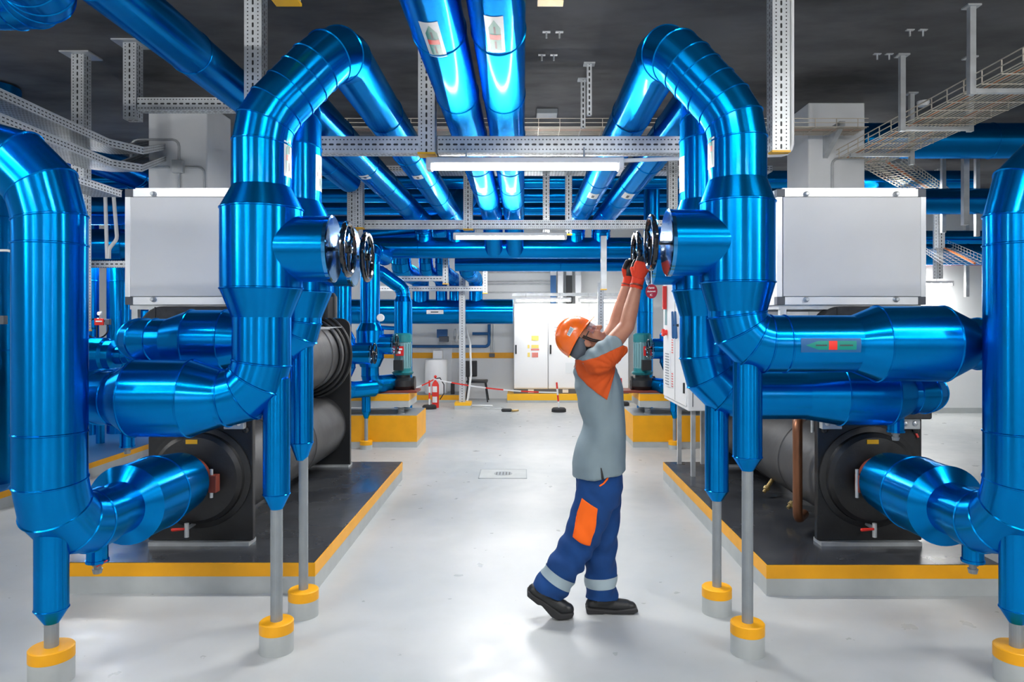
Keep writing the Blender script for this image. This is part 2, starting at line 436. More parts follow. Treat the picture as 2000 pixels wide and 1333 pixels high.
# ------------------------------------------------------------------ cable trays
def basket(label,path,w,h,n,m='galv',step=.1,r=.0028,cables=()):
    """wire basket tray along a level path"""
    P=[V(p) for p in path]
    t=thing('wire_basket_tray',label,'cable tray',P[0],'cable trays')
    mb=MB(); side=[]
    for i in range(len(P)):
        d=((P[i]-P[i-1]) if i else (P[1]-P[0])).normalized(); d2=((P[i+1]-P[i]) if i<len(P)-1 else d).normalized()
        q=(d+d2).normalized(); sd=V((q.y,-q.x,0)).normalized(); side.append(sd/max(.5,abs(sd.dot(V((d.y,-d.x,0)).normalized()))))
    offs=[(w*(k/(n-1)-.5),0) for k in range(n)]+[(-w/2,h),(w/2,h),(-w/2,h/2),(w/2,h/2)]
    for i in range(len(P)-1):
        for (o,z) in offs: mb.bar(P[i]+side[i]*o+V((0,0,z)),P[i+1]+side[i+1]*o+V((0,0,z)),2*r,2*r)
        l=(P[i+1]-P[i]).length; k=int(l/step); sd=(P[i+1]-P[i]).normalized(); sd=V((sd.y,-sd.x,0)).normalized()
        for j in range(k):
            c=P[i]+(P[i+1]-P[i])*((j+.5)/k)
            mb.bar(c-sd*w/2-V((0,0,r*2)),c+sd*w/2-V((0,0,r*2)),2*r,2*r)
            for q in (-1,1): mb.bar(c+sd*q*w/2-V((0,0,r*2)),c+sd*q*w/2+V((0,0,h)),2*r,2*r)
    mb.build('wire_mesh',m,t,smooth=False)
    for (o,rr,mm) in cables:
        MB().tube([P[i]+side[i]*o+V((0,0,rr+r)) for i in range(len(P))],rr,8).build('cable',mm,t,ang=1.)
    return t
basket('wire basket tray running into the distance under the right ceiling, on strut hangers',[(3.49,1.6,3.325),(3.49,7.55,3.325)],.60,.09,19,'wire_y',.20,.0034,((.12,.010,'cable_o'),(-.1,.008,'wire_y'),(-.2,.007,'cable_o'),(.2,.009,'cable_k')))
basket('wire basket tray crossing the room in front of the right column',[(-2.6,7.0,3.53),(3.3,7.0,3.53)],.30,.08,9,'wire_y',.2,.003,((.05,.013,'wire_y'),(-.06,.010,'cable_k'),(0,.008,'cable_o')))
basket('wire basket tray bending away behind the right white cabinet',[(3.99,8.0,3.43),(6.39,10.8,3.43),(7.8,9.4,3.43)],.40,.08,9,'wire_y',.14,.004,((.06,.014,'cable_o'),(-.1,.012,'wire_y')))
basket('lower wire basket tray hanging over the far right wall',[(5.3,8.6,2.35),(6.6,11.6,2.9)],.45,.08,8,'galv',.25,.0022,((.1,.012,'cable_o'),))
basket('level wire basket tray far right with black cables, in front of the white wall',[(6.0,12.2,2.72),(9.3,12.0,2.66)],.4,.08,8,'galv',.2,.004,((.05,.02,'cable_k'),(-.08,.018,'cable_k')))

def sheet_tray(label,path,w,h):
    P=[V(p) for p in path]; t=thing('perforated_tray',label,'cable tray',P[0],'cable trays')
    side=[]
    for i in range(len(P)):
        d=((P[i]-P[i-1]) if i else (P[1]-P[0])).normalized(); d2=((P[i+1]-P[i]) if i<len(P)-1 else d).normalized(); q=(d+d2); side.append(V((q.y,-q.x,0)).normalized())
    b=MB(); sd=MB(); u=0
    def strip(mb,a0,b0,a1,b1,u0,u1,wd):
        i=mb.ring([a0,b0,b1,a1]); mb.face(i,[(u0,-wd/2),(u0,wd/2),(u1,wd/2),(u1,-wd/2)])
    for i in range(len(P)-1):
        l=(P[i+1]-P[i]).length
        A,B=P[i],P[i+1]; sa,sb=side[i]*w/2,side[i+1]*w/2; up=V((0,0,h)); th=V((0,0,.0015))
        strip(b,A-sa,A+sa,B-sb,B+sb,u,u+l,w); strip(b,A-sa+th,A+sa+th,B-sb+th,B+sb+th,u,u+l,w)
        for q in (-1,1):
            strip(sd,A+sa*q,A+sa*q+up,B+sb*q,B+sb*q+up,u,u+l,h)
            e=side[i]*.002*q
            strip(sd,A+sa*q-e,A+sa*q+up-e,B+sb*q-e,B+sb*q+up-e,u,u+l,h)
            MB.bar(sd,A+sa*q+up,B+sb*q+up,.012,.004)
        u+=l
    b.build('tray_bottom','perf_tray',t,smooth=False); sd.build('side_rail','perf_tray',t,smooth=False)
    return t
sheet_tray('upper perforated cable tray running along the left side of the ceiling',[(-3.33,1.8,3.06),(-3.44,5.72,3.06),(-3.35,6.05,3.08),W(320,286,8.2)],.28,.06)
sheet_tray('lower perforated cable tray just below another on the left',[(-3.30,1.8,2.90),(-3.42,5.74,2.90),(-3.32,6.0,2.92),W(318,306,7.95)],.26,.06)
sheet_tray('short perforated tray under the two long left trays, above the blue ducts',[(-3.2,4.3,2.63),(-3.22,5.55,2.63)],.22,.05)
sheet_tray('pale cable tray crossing behind the near ceiling lamp',[(-3.2,9.35,3.60),(3.2,9.35,3.60)],.30,.07)

# ------------------------------------------------------------------ lamps
def lamp(c,L,label,axis='x',wall=False,group='ceiling lamps',w=.10,em='tube_on'):
    c=V(c); t=thing('fluorescent_lamp',label,'lamp',c,group)
    d=V((1,0,0)) if axis=='x' else V((0,1,0)); q=V((0,1,0)) if axis=='x' else V((1,0,0)); up=V((0,0,1))
    if wall: d,q,up=V((0,0,1)),V((1,0,0)),V((0,-1,0)); axis='z'
    (MB().box(c+up*.02,(w,.045,L)) if wall else MB().bar(c-d*L/2+up*.02,c+d*L/2+up*.02,w,.045)).build('housing','lamp_body',t,bevel=.008)
    mb=MB(); sec=[]
    for s in (-1,1):
        sec.append((c+d*s*(L/2-.04)-up*.012,))
    pts=[( w*.46*math.cos(a), -.036*math.sin(a)-.0025) for a in [PI*k/10 for k in range(11)]]
    a=mb.ring([c-d*(L/2-.045)+q*x+up*z for x,z in pts]); b=mb.ring([c+d*(L/2-.045)+q*x+up*z for x,z in pts])
    mb.bridge(a,b); mb.cap(a,True); mb.cap(b); mb.build('diffuser',em,t,label='glowing white diffuser')
    for s in (-1,1): MB().box(c+d*s*(L/2-.02),[w*1.02,.085,.04] if wall else [.04 if axis=='x' else w*1.02,w*1.02 if axis=='x' else .04,.085]).build('end_cap','lamp_body',t,bevel=.008)
    for s in (-1,1): MB().cyl(c+d*s*L*.3+up*.04,c+d*s*L*.3+up*(.06 if wall else .12),.006,n=8).build('hanger_rod','galv',t)
    return t
lamp((.012,Y1-.02,2.757),1.365,'long glowing lamp under the near beam, in front of the centre pipes',em='tube_hi')
lamp((-.165,Y2-.02,2.74),1.42,'smaller looking lamp under the far beam, just above the blue header',em='tube_hi')
lamp((.40,14.55,2.12),1.15,'glowing lamp above the left doors of the white electrical cabinets',em='tube_dim')
lamp((1.62,14.55,2.12),1.0,'glowing lamp above the right doors of the white cabinets, behind the raised arms',em='tube_dim')
lamp((6.9,12.7,2.35),1.42,'lamp washing the white wall at the far right')
# unseen fill lamps added behind and beside the camera, plus the aisle lamps
for yy,l in ((1.5,'overhead'),(-1.6,'behind the viewer')):
    lamp((0,yy,3.5),1.42,'added fill lamp of the middle row '+l)
    lamp((-3.3,yy,3.55),1.42,'added fill lamp of the left row '+l); lamp((3.1,yy,3.55),1.42,'added fill lamp of the right row '+l)
lamp((-5.7,4.6,3.0),1.42,'fill lamp added out of view at the far left','y'); lamp((-5.6,9.4,2.6),1.42,'nearer lamp of the far left aisle','y'); lamp((-5.6,13.0,2.6),1.42,'farther lamp of the far left aisle','y'); lamp((5.0,9.7,3.3),1.42,'lamp of the far right aisle behind the right cabinet','y')  # the first one is added to brighten the blue ducts at the left
column(3.7,4.1,.9,1.3,'unseen white column added right of the viewer to carry a fill lamp'); column(-4.1,-3.7,.9,1.3,'unseen white column added left of the viewer to carry a fill lamp')  # out of view, added only to hold the upright fill lamps
for xx,l in ((3.85,'right'),(-3.85,'left')):
    lamp((xx,1.37,3.0),1.42,'added upright fill lamp on the column to the '+l+' of the viewer',wall=True,em='tube_mid')  # added for frontal light on cabinets, columns and pipes
for xx,l in ((-4.5,'left'),(0,'middle'),(4.5,'right')): lamp((xx,-4.93,2.4),1.42,'added upright fill lamp on the wall behind the viewer, '+l,wall=True,em='tube_dim')  # unseen, added as dim fill from behind the camera
for xx,l in ((-2.3,'left'),(-.2,'middle'),(1.9,'right')): lamp((xx,12.7,2.9),1.42,l+' one of the added fill lamps hidden behind the long blue header',em='tube_mid' if xx<0 else 'tube_dim')  # added out of sight to brighten the back wall
# ------------------------------------------------------------------ insulated pipes in the foreground
def flow_label(parent,c,ax,r,mid,L,half,plain=False,film=False):
    """sticker with a green arrow and a red band; ax points the arrow's way"""
    mb=MB()
    mb.mi=0; mb.patch(c,ax,r+.0012,half,mid,-L/2,L/2)
    if not plain:
        mb.mi=1; mb.patch(c,ax,r+.0022,half*.62,mid,-L*.42,L*.42,shape=lambda t: 1. if t<.76 else max(.02,(1-t)/.24))
        mb.mi=2; mb.patch(c,ax,r+.0030,half*.62,mid,-L*.10,L*.04)
        mb.mi=3
        for k,(a,b) in enumerate(((-.36,-.14),(.07,.26))): mb.patch(c,ax,r+.0034,half*.10,mid,L*a,L*b)
    else:
        mb.mi=3; mb.patch(c,ax,r+.0022,half*.25,mid,-L*.25,L*.2)
    return mb.build('flow_label',['blue_paint' if film else 'label_w','green','redbright','ink'],parent,label='green arrow sticker with a red band' if not plain else 'small pale sticker')
def handwheel(parent,c,ax,R,stem_from,rr=.0155):
    c=V(c); ax=V(ax).normalized(); u,v=perp(ax)
    e=bpy.data.objects.new('handwheel',None)
    mb=MB(); mb.torus(c,ax,R,rr,40,10)
    ob=mb.build('handwheel','gloss_black',parent,ang=.6,label='black spoked valve wheel')
    sp=MB()
    for k in range(3):
        a=2*PI*k/3+.4; d=u*math.cos(a)+v*math.sin(a)
        sp.capsule(c+d*.01,c+d*(R-rr*.4),.010,.008,10)
    sp.lathe(c-ax*.022,ax,[(0,.012),(.004,.022),(.04,.022),(.044,.012)],16)
    sp.build('spokes','gloss_black',ob,ang=.6)
    MB().cyl(stem_from,c,.011,n=12).build('valve_stem','gloss_black',ob)
    return ob
def sleeve(parent,x,y,z_top,z_cone,z_end,r,rr):
    MB().tube([(x,y,z_top),(x,y,z_cone),(x,y,z_end)],[r,r,rr*1.05],28,{1},bh=.003).build('support_sleeve','blue',parent)
STANDS='round footed pipe stands'
def stand(x,y,ztop,rr,r,h,label):
    t=thing('pipe_stand',label,'pipe stand',(x,y,0),STANDS)
    MB().lathe((x,y,0),(0,0,1),[(0,r),(h-.055,r)],36).build('footing','conc',t,label='grey concrete footing')
    MB().lathe((x,y,h-.055),(0,0,1),[(0,r+.001),(.05,r+.001),(.055,r-.004)],36).build('footing_cap','yellow',t,label='yellow painted top')
    MB().cyl((x,y,h-.01),(x,y,ztop),rr,n=20).build('rod','rod',t)
    return t
def drain(parent,p,r,l,red=False):
    p=V(p); MB().lathe(p,(0,0,-1),[(0,r),(l*.62,r),(l*.62,r*1.1),(l*.70,r*1.1)],20).build('drain_stub','blue',parent)
    MB().lathe(p-V((0,0,l*.7)),(0,0,-1),[(0,r*.5),(l*.1,r*.5),(l*.1,r*.35),(l*.2,r*.35),(l*.2,r*.5),(l*.34,r*.4)],14).build('drain_valve','rod',parent)
    if red: MB().bar(p+V((.01,-.02,-l*.8)),p+V((.06,-.02,-l*.62)),.012,.006).build('valve_lever','redbright',parent)

RB=.143
BL='shiny blue insulated pipes'
HDR_Y,HDR_Z=10.5,2.75
def riser(label,x,y,P,h0,vz,cap_x,wheel_x,hz,el,bulge,big2,xend,rend,leg,lab_z,big=.2,zt=None):
    """ceiling run -> arch -> riser with a fat valve cover -> elbow -> level pipe with a fat strainer -> chiller"""
    t=thing('insulated_pipe',label,'pipe',(x,y,0),BL)
    px,py,pz=P
    q,s=gored([(x,y,vz+.36),(x,y,h0),(px,py,pz),(px,HDR_Y,pz),(px,HDR_Y,HDR_Z+.05)],[.30,.25,.2],24)
    # arch = up to the end of the second elbow
    ys=[k for k in range(len(q)) if abs(q[k].x-px)<1e-4 and abs(q[k].z-pz)<1e-3]
    cut=ys[0]; drop=ys[1] if len(ys)>1 else ys[0]
    arch=[q[0]]; seams=set(); longest=max(range(1,cut),key=lambda i:(q[i+1]-q[i]).length if q[i].x!=x or True else 0)
    for k in range(1,cut+1):
        if k-1==longest and (q[k]-q[k-1]).length>.12:
            for f in (.36,.72): arch.append(q[k-1].lerp(q[k],f)); seams.add(len(arch)-1)
        arch.append(q[k]); seams.add(len(arch)-1)
    seams.discard(len(arch)-1)
    MB().tube(arch,RB,44,seams).build('arch','blue',t)
    a=q[cut]; b=q[drop]; L=b.y-a.y; n=max(2,round(L/1.0)); rp=[a.lerp(b,i/n) for i in range(n+1)]
    MB().tube(rp,RB*.96,40,set(range(0,n))).build('ceiling_run','blue',t)
    MB().tube(q[drop:],RB*.96,36,set(range(0,len(q)-drop-1))).build('drop_elbow','blue',t)
    MB().tube([(x,y,vz+.37),(x,y,vz+.315),(x,y,vz+.20),(x,y,vz-.20),(x,y,vz-.345),(x,y,vz-.36)],[RB,RB,big,big,RB,RB],48,{2,3}).build('valve_cover','blue',t)
    d=1 if cap_x>x else -1
    MB().tube([(x+d*.02,y,vz),(cap_x-d*.004,y,vz)],.166,44,set()).build('valve_stub','blue',t)
    MB().lathe((cap_x-d*.02,y,vz),(d,0,0),[(0,.169),(.018,.169),(.022,.160),(.026,.02)],44).build('stub_cap','cap_blue',t,label='mirror bright end cap')
    handwheel(t,(wheel_x,y,vz),(1,0,0),.128,(cap_x,y,vz))
    sx=1 if xend>x else -1
    q2,s2=gored([(x,y,vz-.36),(x,y,hz),(x+sx*el,y,hz)],min(el-.02,vz-.362-hz),30)
    MB().tube(q2,RB,44,set(range(1,len(q2)-1))).build('lower_elbow','blue',t)
    b0,b1,b2,b3=bulge
    if abs(b0-x)>el+.01: MB().tube([(x+sx*el,y,hz),(b0,y,hz)],RB,40,{0}).build('level_pipe','blue',t)
    MB().tube([(b0-sx*.002,y,hz),(b1,y,hz),(b2,y,hz),(b3,y,hz)],[RB,big2,big2,rend],48,{1,2}).build('strainer_cover','blue',t)
    q3,s3=gored([(b3,y,hz),(xend,y,hz),(xend,4.66,hz)],.14,30)
    MB().tube(q3,rend,40,set(range(1,len(q3)-1))).build('chiller_branch','blue',t)
    lx,zc,ze,lr=leg
    sleeve(t,lx,y,hz+.10,zc,ze,lr,.028)
    m=(.97*d,-.12,0)
    flow_label(t,(x,y,lab_z),(0,0,1),RB,m,.20,.30)
    return t
fl=riser('front left blue pipe with arch and valve wheel, right of the left white cabinet',-1.32,3.62,(-.985,3.80,3.13),2.67,2.03,-.955,-.885,1.277,.20,(-1.52,-1.673,-1.957,-2.05),.194,-2.2,.135,(-1.246,.794,.716,.066),2.49)
rl=riser('rear left blue pipe, mostly behind the front left arch, with its own black valve wheel',-1.29,4.06,(-1.45,4.50,3.11),2.80,2.03,-.955,-.885,1.56,.24,(-1.56,-1.68,-1.876,-2.015),.17,-2.22,.12,(-1.255,.98,.88,.064),2.50)
fr=riser('front right blue pipe with arch and valve wheel, left of the right white cabinet',1.075,3.60,(.765,3.80,3.13),2.68,2.06,.72,.642,1.552,.235,(1.653,1.769,2.103,2.232),.189,2.42,.128,(1.126,.985,.915,.072),2.53,big=.183)
rr=riser('rear right blue pipe whose valve wheel the worker is turning',1.04,4.10,(1.135,4.36,3.13),2.80,2.04,.715,.647,1.25,.24,(1.60,1.80,2.076,2.20),.178,2.36,.112,(1.107,.70,.64,.066),2.50,big=.185)
drain(fl,(-2.0,3.62,1.10),.035,.10)
drain(rr,(2.13,4.10,1.13),.045,.14)
flow_label(fr,(1.485,3.60,1.552),(-1,0,0),RB,(0,-1,-.02),.29,.24,film=True)
# paper stickers on the ceiling runs
flow_label(fl,(-.985,6.6,3.13),(0,-1,0),RB*.96,(.1,-.5,-1),.16,.33,True); flow_label(rl,(-1.45,6.5,3.11),(0,-1,0),RB*.96,(.1,-.5,-1),.16,.33,True)
flow_label(fr,(.765,7.6,3.13),(0,-1,0),RB*.96,(-.2,-.3,-1),.3,.4,True); flow_label(rr,(1.135,7.6,3.13),(0,-1,0),RB*.96,(-.2,-.3,-1),.3,.4,True)
# the red tag hanging from the front right wheel
tg=thing('valve_tag','round red tag with white lettering hanging under the front right valve wheel','tag',(.642,3.60,1.81))
MB().tube([(.642,3.60,1.93),(.643,3.59,1.85)],.0022,8).build('chain','galv',tg)
MB().lathe((.643,3.588,1.815),(-.75,-.66,0),[(0,.036),(.003,.036)],32).build('disc','maroon',tg)
R_t=Matrix(((.66,0,-.75),(-.75,0,-.66),(0,1,0)))
off=V((-.75,-.66,0))*.0036
for k,(tx,sz) in enumerate((('Vanne',.016),("d'isolement",.0115),('IC',.016))):
    text_mesh(tx,sz,'white',V((.643,3.588,1.833-.018*k))+off,R_t,tg,bold=.0002)

stand(-1.246,3.62,.74,.030,.083,.155,'front left round footing with yellow top and grey rod under the front left pipe')
stand(-1.245,4.06,.90,.026,.083,.15,'second round footing on the left, at the corner of the left pad')
stand(1.126,3.60,.93,.028,.083,.155,'front right round footing with yellow top and a long grey rod')
stand(1.107,4.10,.66,.026,.083,.15,'round footing just behind the front right one, beside the right pad')

# outer risers at the picture's edges
def outer(label,x,y,ytop,dirx,xm,ybulge,lx,label_st):
    t=thing('insulated_pipe',label,'pipe',(x,y,0),BL)
    r=.152; hz=.665
    q,s=gored([(x+dirx*2.6,y,ytop),(x,y,ytop),(x,y,2.05)],.30,26)
    MB().tube(q,r,44,set(range(1,len(q)-1))).build('upper_elbow','blue',t)
    MB().tube([(x,y,2.06),(x,y,2.02),(x,y,1.15),(x,y,.96)],r,48,{1,2}).build('riser_pipe','blue',t)
    q,s=gored([(x,y,.96),(x,y,hz),(x+(xm-x)*.25,y+.36,hz)],.26,30)
    MB().tube(q,r,44,set(range(1,len(q)-1))).build('lower_elbow','blue',t)
    def at(yy): return V((x+(xm-x)*(yy-y)/(4.6-y),yy,hz))
    MB().tube([at(y+.36),at(ybulge)],.140,44,{0}).build('level_pipe','blue',t)
    MB().tube([at(ybulge-.002),at(ybulge+.05),at(ybulge+.33),at(4.47),at(4.50)],[.140,.213,.213,.182,.13],48,{1,2}).build('strainer_cover','blue',t)
    MB().cyl(at(4.48),at(4.64),.105,n=36).build('nozzle','cast',t)
    mb=MB(); mb.lathe(at(4.535),(0,1,0),[(0,.118),(0,.135),(.055,.135),(.055,.118)],36)
    for sx in (-1,):
        mb.box(at(4.56)+V((sx*-.02 if x>0 else .02,0,0))+V((-.145 if x>0 else .145,0,-.03)),(.05,.06,.11))
    mb.build('coupling','rust',t,label='rust red pipe coupling',bevel=.004)
    bx=-.15 if x>0 else .15
    MB().cyl(at(4.555)+V((bx,0,.06)),at(4.555)+V((bx,0,-.12)),.011,n=10).build('coupling_bolt','galv',t)
    drain(t,at(y+.34)-V((0,0,.11)),.050,.17,red=(x<0))
    sleeve(t,lx,y,hz+.16,.335,.268,.071,.03)
    stand(lx,y,.30,.030,.094,.16,label_st)
    return t
outer('big blue riser at the left edge bending down to the left chiller',-2.19,3.32,2.44,-1,-2.13,3.85,-2.185,'round footing with yellow top at the left edge of the picture')
outer('big blue riser at the right edge bending down to the right chiller',2.305,3.32,2.44,1,2.27,3.83,2.285,'round footing with yellow top at the right edge of the picture')

# ceiling pipes
def run(label,pts,r,R=.3,step=1.0,n=40,m='blue',grp=BL,name='insulated_pipe'):
    t=thing(name,label,'pipe',pts[0],grp)
    q,s=gored(pts,R,24); out=[q[0]]; beads=set()
    for k in range(1,len(q)):
        L=(q[k]-q[k-1]).length; c=max(1,round(L/step))
        for j in range(1,c+1): out.append(q[k-1].lerp(q[k],j/c)); beads.add(len(out)-1)
    beads.discard(len(out)-1)
    MB().tube(out,r,n,beads).build('pipe_jacket',m,t)
    return t
c1=run('left one of the two centre ceiling pipes with arrow stickers',[(-.425,.6,3.14),(-.425,9.72,3.14),(-.425,HDR_Y-.06,HDR_Z-.02)],.136,.35)
c2=run('right one of the two centre ceiling pipes with arrow stickers',[(-.125,.6,3.14),(-.125,9.72,3.14),(-.125,HDR_Y-.06,HDR_Z-.02)],.136,.35)
for t,x,py in ((c1,-.425,3.42),(c2,-.125,3.36)):
    flow_label(t,(x,py,3.14),(0,-1,0),.136,(-.02 if x<-.3 else -.05,-.35,-1),.42,.32)
    flow_label(t,(x,7.3,3.14),(0,-1,0),.136,(0,-.3,-1),.24,.36,True)
run('blue pipe running along the left side of the ceiling towards the column',[(-2.09,.4,3.36),(-2.09,8.6,3.36)],.138)
run('blue pipe elbow cut off by the top left corner of the picture',[(-4.2,3.6,3.30),(-2.32,3.6,3.30),(-2.32,1.6,3.30)],.16,.24)
run('blue pipe between the two left cable trays',[(-4.3,1.8,3.30),(-4.3,8.12,3.30),(-4.3,8.12,2.95)],.15,.2)

# ------------------------------------------------------------------ concrete pads
def pad(label,x0,x1,y0,y1,h,band,top='dark_top',side='conc',z0=0):
    t=thing('concrete_pad',label,'pad',((x0+x1)/2,(y0+y1)/2,z0))
    MB().span((x0,y0,z0),(x1,y1,h-band)).build('plinth',side,t,smooth=False)
    MB().span((x0-.002,y0-.002,h-band),(x1+.002,y1+.002,h-.003)).build('edge_band','yellow',t,smooth=False,label='yellow painted edge')
    MB().span((x0+.004,y0+.004,h-.004),(x1-.004,y1-.004,h)).build('pad_top',top,t,smooth=False,label='dark painted top')
    return t
pad('low concrete pad with yellow edge and black top under the left chiller',-2.9,-1.275,4.385,7.56,.19,.085)
pad('low concrete pad with yellow edge and black top under the right chiller',1.475,2.90,4.345,7.55,.19,.085)

# ------------------------------------------------------------------ chillers
def chiller(label,cx,lab_box,extra):
    t=thing('water_chiller',label,'chiller',(cx,6.0,.19))
    b=.19; y0=4.73
    # front lower end plate and round water box
    MB().span((cx-.345,y0,b+.03),(cx+.345,y0+.05,1.02)).build('front_end_plate','cast',t,bevel=.006)
    MB().span((cx-.33,y0-.03,b),(cx+.33,y0+.10,b+.025)).build('foot_rail','galv',t,smooth=False)
    MB().lathe((cx,y0+.02,.64),(0,-1,0),[(0,.335),(.035,.335),(.04,.32),(.045,.30),(.075,.295),(.095,.27),(.105,.22),(.108,.0)],56).build('water_box','cast',t)
    MB().lathe((cx,5.0,.60),(0,1,0),[(-.24,.325),(.5,.325),(.505,.333),(.52,.333),(.525,.325),(1.25,.325),(1.255,.333),(1.27,.333),(1.275,.325),(2.32,.325)],56).build('condenser_shell','shell',t)
    MB().lathe((cx,5.0,1.34),(0,1,0),[(-.2,.345),(.9,.345),(.905,.355),(.92,.355),(.925,.345),(1.7,.345),(1.705,.355),(1.72,.355),(1.725,.345),(2.32,.345)],56).build('evaporator_shell','shell',t)
    # foam covered front end of the evaporator, with rounded shoulders
    def plate(yA,yB,w,z0,z1,rad):
        pl=[(cx-w,yA,z0),(cx+w,yA,z0)]
        for k in range(9): a=PI/2*k/8; pl.append((cx+w-rad+rad*math.cos(a),yA,z1-rad+rad*math.sin(a)))
        for k in range(9): a=PI/2+PI/2*k/8; pl.append((cx-w+rad+rad*math.cos(a),yA,z1-rad+rad*math.sin(a)))
        mb=MB(); return mb.prism(pl,(0,yB-yA,0))
    plate(4.64,4.80,.365,1.03,1.765,.16).build('front_foam_cover','foam',t,bevel=.012)
    MB().span((cx-.255,4.634,1.03),(cx-.25,4.642,1.76)).build('cover_seam','black',t,smooth=False)
    plate(7.30,7.35,.365,b+.02,1.70,.10).build('rear_end_plate','black',t)
    MB().span((cx-.36,7.26,b),(cx+.36,7.42,b+.022)).build('foot_rail','galv',t,smooth=False)
    # lifting brackets, stickers, drain cock
    for sx in (-1,1):
        mb=MB(); mb.box((cx+sx*.19-.08 if sx<0 else cx+.24,y0-.03,1.0),(.13,.05,.075))
        c=(cx-.27 if sx<0 else cx+.24)
        for dx in (-.03,.03): mb.lathe((c+dx,y0-.055,1.0),(0,-1,0),[(0,.018),(.008,.018),(.012,.010),(.016,.0)],12)
        mb.build('lifting_bracket','galv',t,bevel=.003)
    MB().box((cx-.02,y0-.085,.885),(.075,.004,.028)).build('warning_sticker','yellow_b',t,smooth=False,label='small yellow sticker')
    MB().box((cx-.02,y0-.074,.405),(.07,.004,.022)).build('warning_sticker','yellow_b',t,smooth=False,label='small yellow sticker')
    mb=MB(); mb.cyl((cx-.03,y0-.02,.335),(cx-.03,y0-.14,.335),.012,n=12); mb.cyl((cx-.03,y0-.13,.37),(cx-.03,y0-.13,.28),.014,n=12); mb.build('drain_cock','galv',t)
    MB().capsule((cx-.045,y0-.14,.335),(cx-.115,y0-.14,.33),.008,.011,10).build('cock_lever','redbright',t,label='red lever')
    for k,(a,yy) in enumerate(((.05,4.72),(-.10,4.72))): MB().lathe((cx+.30*(1 if k else -1),4.725,.95),(0,-1,0),[(0,.022),(.01,.022),(.016,.012)],12).build('bolt','cast',t)
    # electrical box on top
    x0,x1,z0,z1=lab_box[0],lab_box[1],1.775,2.535; yb=4.70
    e=MB().span((x0+.03,yb+.012,z0+.03),(x1-.03,yb+1.15,z1-.03)).build('cabinet_body','panel',t,bevel=.004)
    mb=MB(); mb.span((x0+.04,yb-.012,z0+.055),(x1-.04,yb+.01,z1-.055)); mb.build('front_panel','panel',e,bevel=.003)
    fr_=MB()
    for (a,bb) in (((x0,z0),(x1,z0+.052)),((x0,z1-.052),(x1,z1))): fr_.span((a[0]+.052,yb-.004,a[1]),(bb[0]-.052,yb+.05,bb[1]))
    for (a,bb) in (((x0,z0),(x0+.036,z1)),((x1-.036,z0),(x1,z1))): fr_.span((a[0],yb-.004,a[1]+.052),(bb[0],yb+.05,bb[1]-.052))
    fr_.span((x0,yb+.05,z1-.05),(x0+.04,yb+1.16,z1)); fr_.span((x1-.04,yb+.05,z1-.05),(x1,yb+1.16,z1)); fr_.span((x0,yb+.05,z0),(x0+.04,yb+1.16,z0+.05)); fr_.span((x1-.04,yb+.05,z0),(x1,yb+1.16,z0+.05))
    fr_.build('cabinet_frame','alu',e,bevel=.002)
    cr_=MB()
    for xx in (x0,x1-.052):
        for zz in (z0,z1-.052): MB().span((xx,yb-.005,zz),(xx+.052,yb+.05,zz+.052)).build('corner_piece','corner',e,bevel=.003)
    for xx in (x0+.19,x1-.20):
        for zz in (z0+.035,z1-.035): MB().lathe((xx,yb-.004,zz),(0,-1,0),[(0,.018),(.008,.018),(.012,.012),(.026,.013),(.03,.009)],14).build('panel_knob','galv',e)
    MB().span((x0+.05,yb+.03,z1),(x1-.05,yb+1.1,z1+.012)).build('roof_sheet','alu',e,smooth=False)
    sup=MB(); sup.span((x0+.02,yb+.02,z0-.03),(x1-.02,yb+.08,z0)); sup.span((x0+.02,yb+1.0,z0-.03),(x1-.02,yb+1.06,z0)); sup.span((x0+.02,yb+.05,z0-.028),(x0+.06,yb+1.02,z0-.002)); sup.span((x1-.06,yb+.05,z0-.028),(x1-.02,yb+1.02,z0-.002))
    for xx in (x0+.05,x1-.05): sup.span((xx-.02,yb+.02,1.45),(xx+.02,yb+.06,z0-.03)); 
    sup.build('cabinet_support','galv',t,smooth=False)
    return t
cl=chiller('black water chiller with a white electrical cabinet, on the left pad',-2.13,(-2.61,-1.635),None)
cr=chiller('black water chiller with a white electrical cabinet, on the right pad',2.285,(1.662,2.64),None)
# copper discharge pipe of the right chiller
q,_=gored([(1.98,5.1,.98),(1.875,4.90,.98),(1.875,4.90,.31),(1.98,5.05,.31)],.06,30)
MB().tube(q,.032,18).build('copper_pipe','copper',cr,ang=.8,label='brown copper pipe')
MB().tube([(1.95,5.1,.90),(1.90,5.0,1.02),(1.90,5.0,.86)],.022,12).build('copper_pipe','copper',cr,ang=.8)
for k in range(2): MB().cyl((2.10-.02*k,5.2+.3*k,.86),(2.10-.02*k,5.2+.3*k,.99),.014,n=12).build('service_valve','galv',cr)
for a_,b_ in (((2.1,5.4,.36),(1.97,5.35,.27)),((2.1,6.0,.36),(1.99,5.95,.24))): MB().lathe(a_,V(b_)-V(a_),[(0,.016),(.10,.016),(.105,.026),(.13,.026),(.135,.014),(.16,.014)],12).build('service_valve','brass',cr)
mb=MB(); mb.span((2.62,4.70,1.70),(2.76,4.84,1.77)); mb.cyl((2.66,4.72,1.70),(2.66,4.72,1.64),.015,n=10); mb.cyl((2.72,4.72,1.70),(2.72,4.72,1.64),.015,n=10); mb.build('cable_gland_box','black',cr,bevel=.004)
MB().tube([(2.50,4.78,.93),(2.58,4.74,.96),(2.60,4.72,.90)],.008,8).build('wire','redbright',cr)
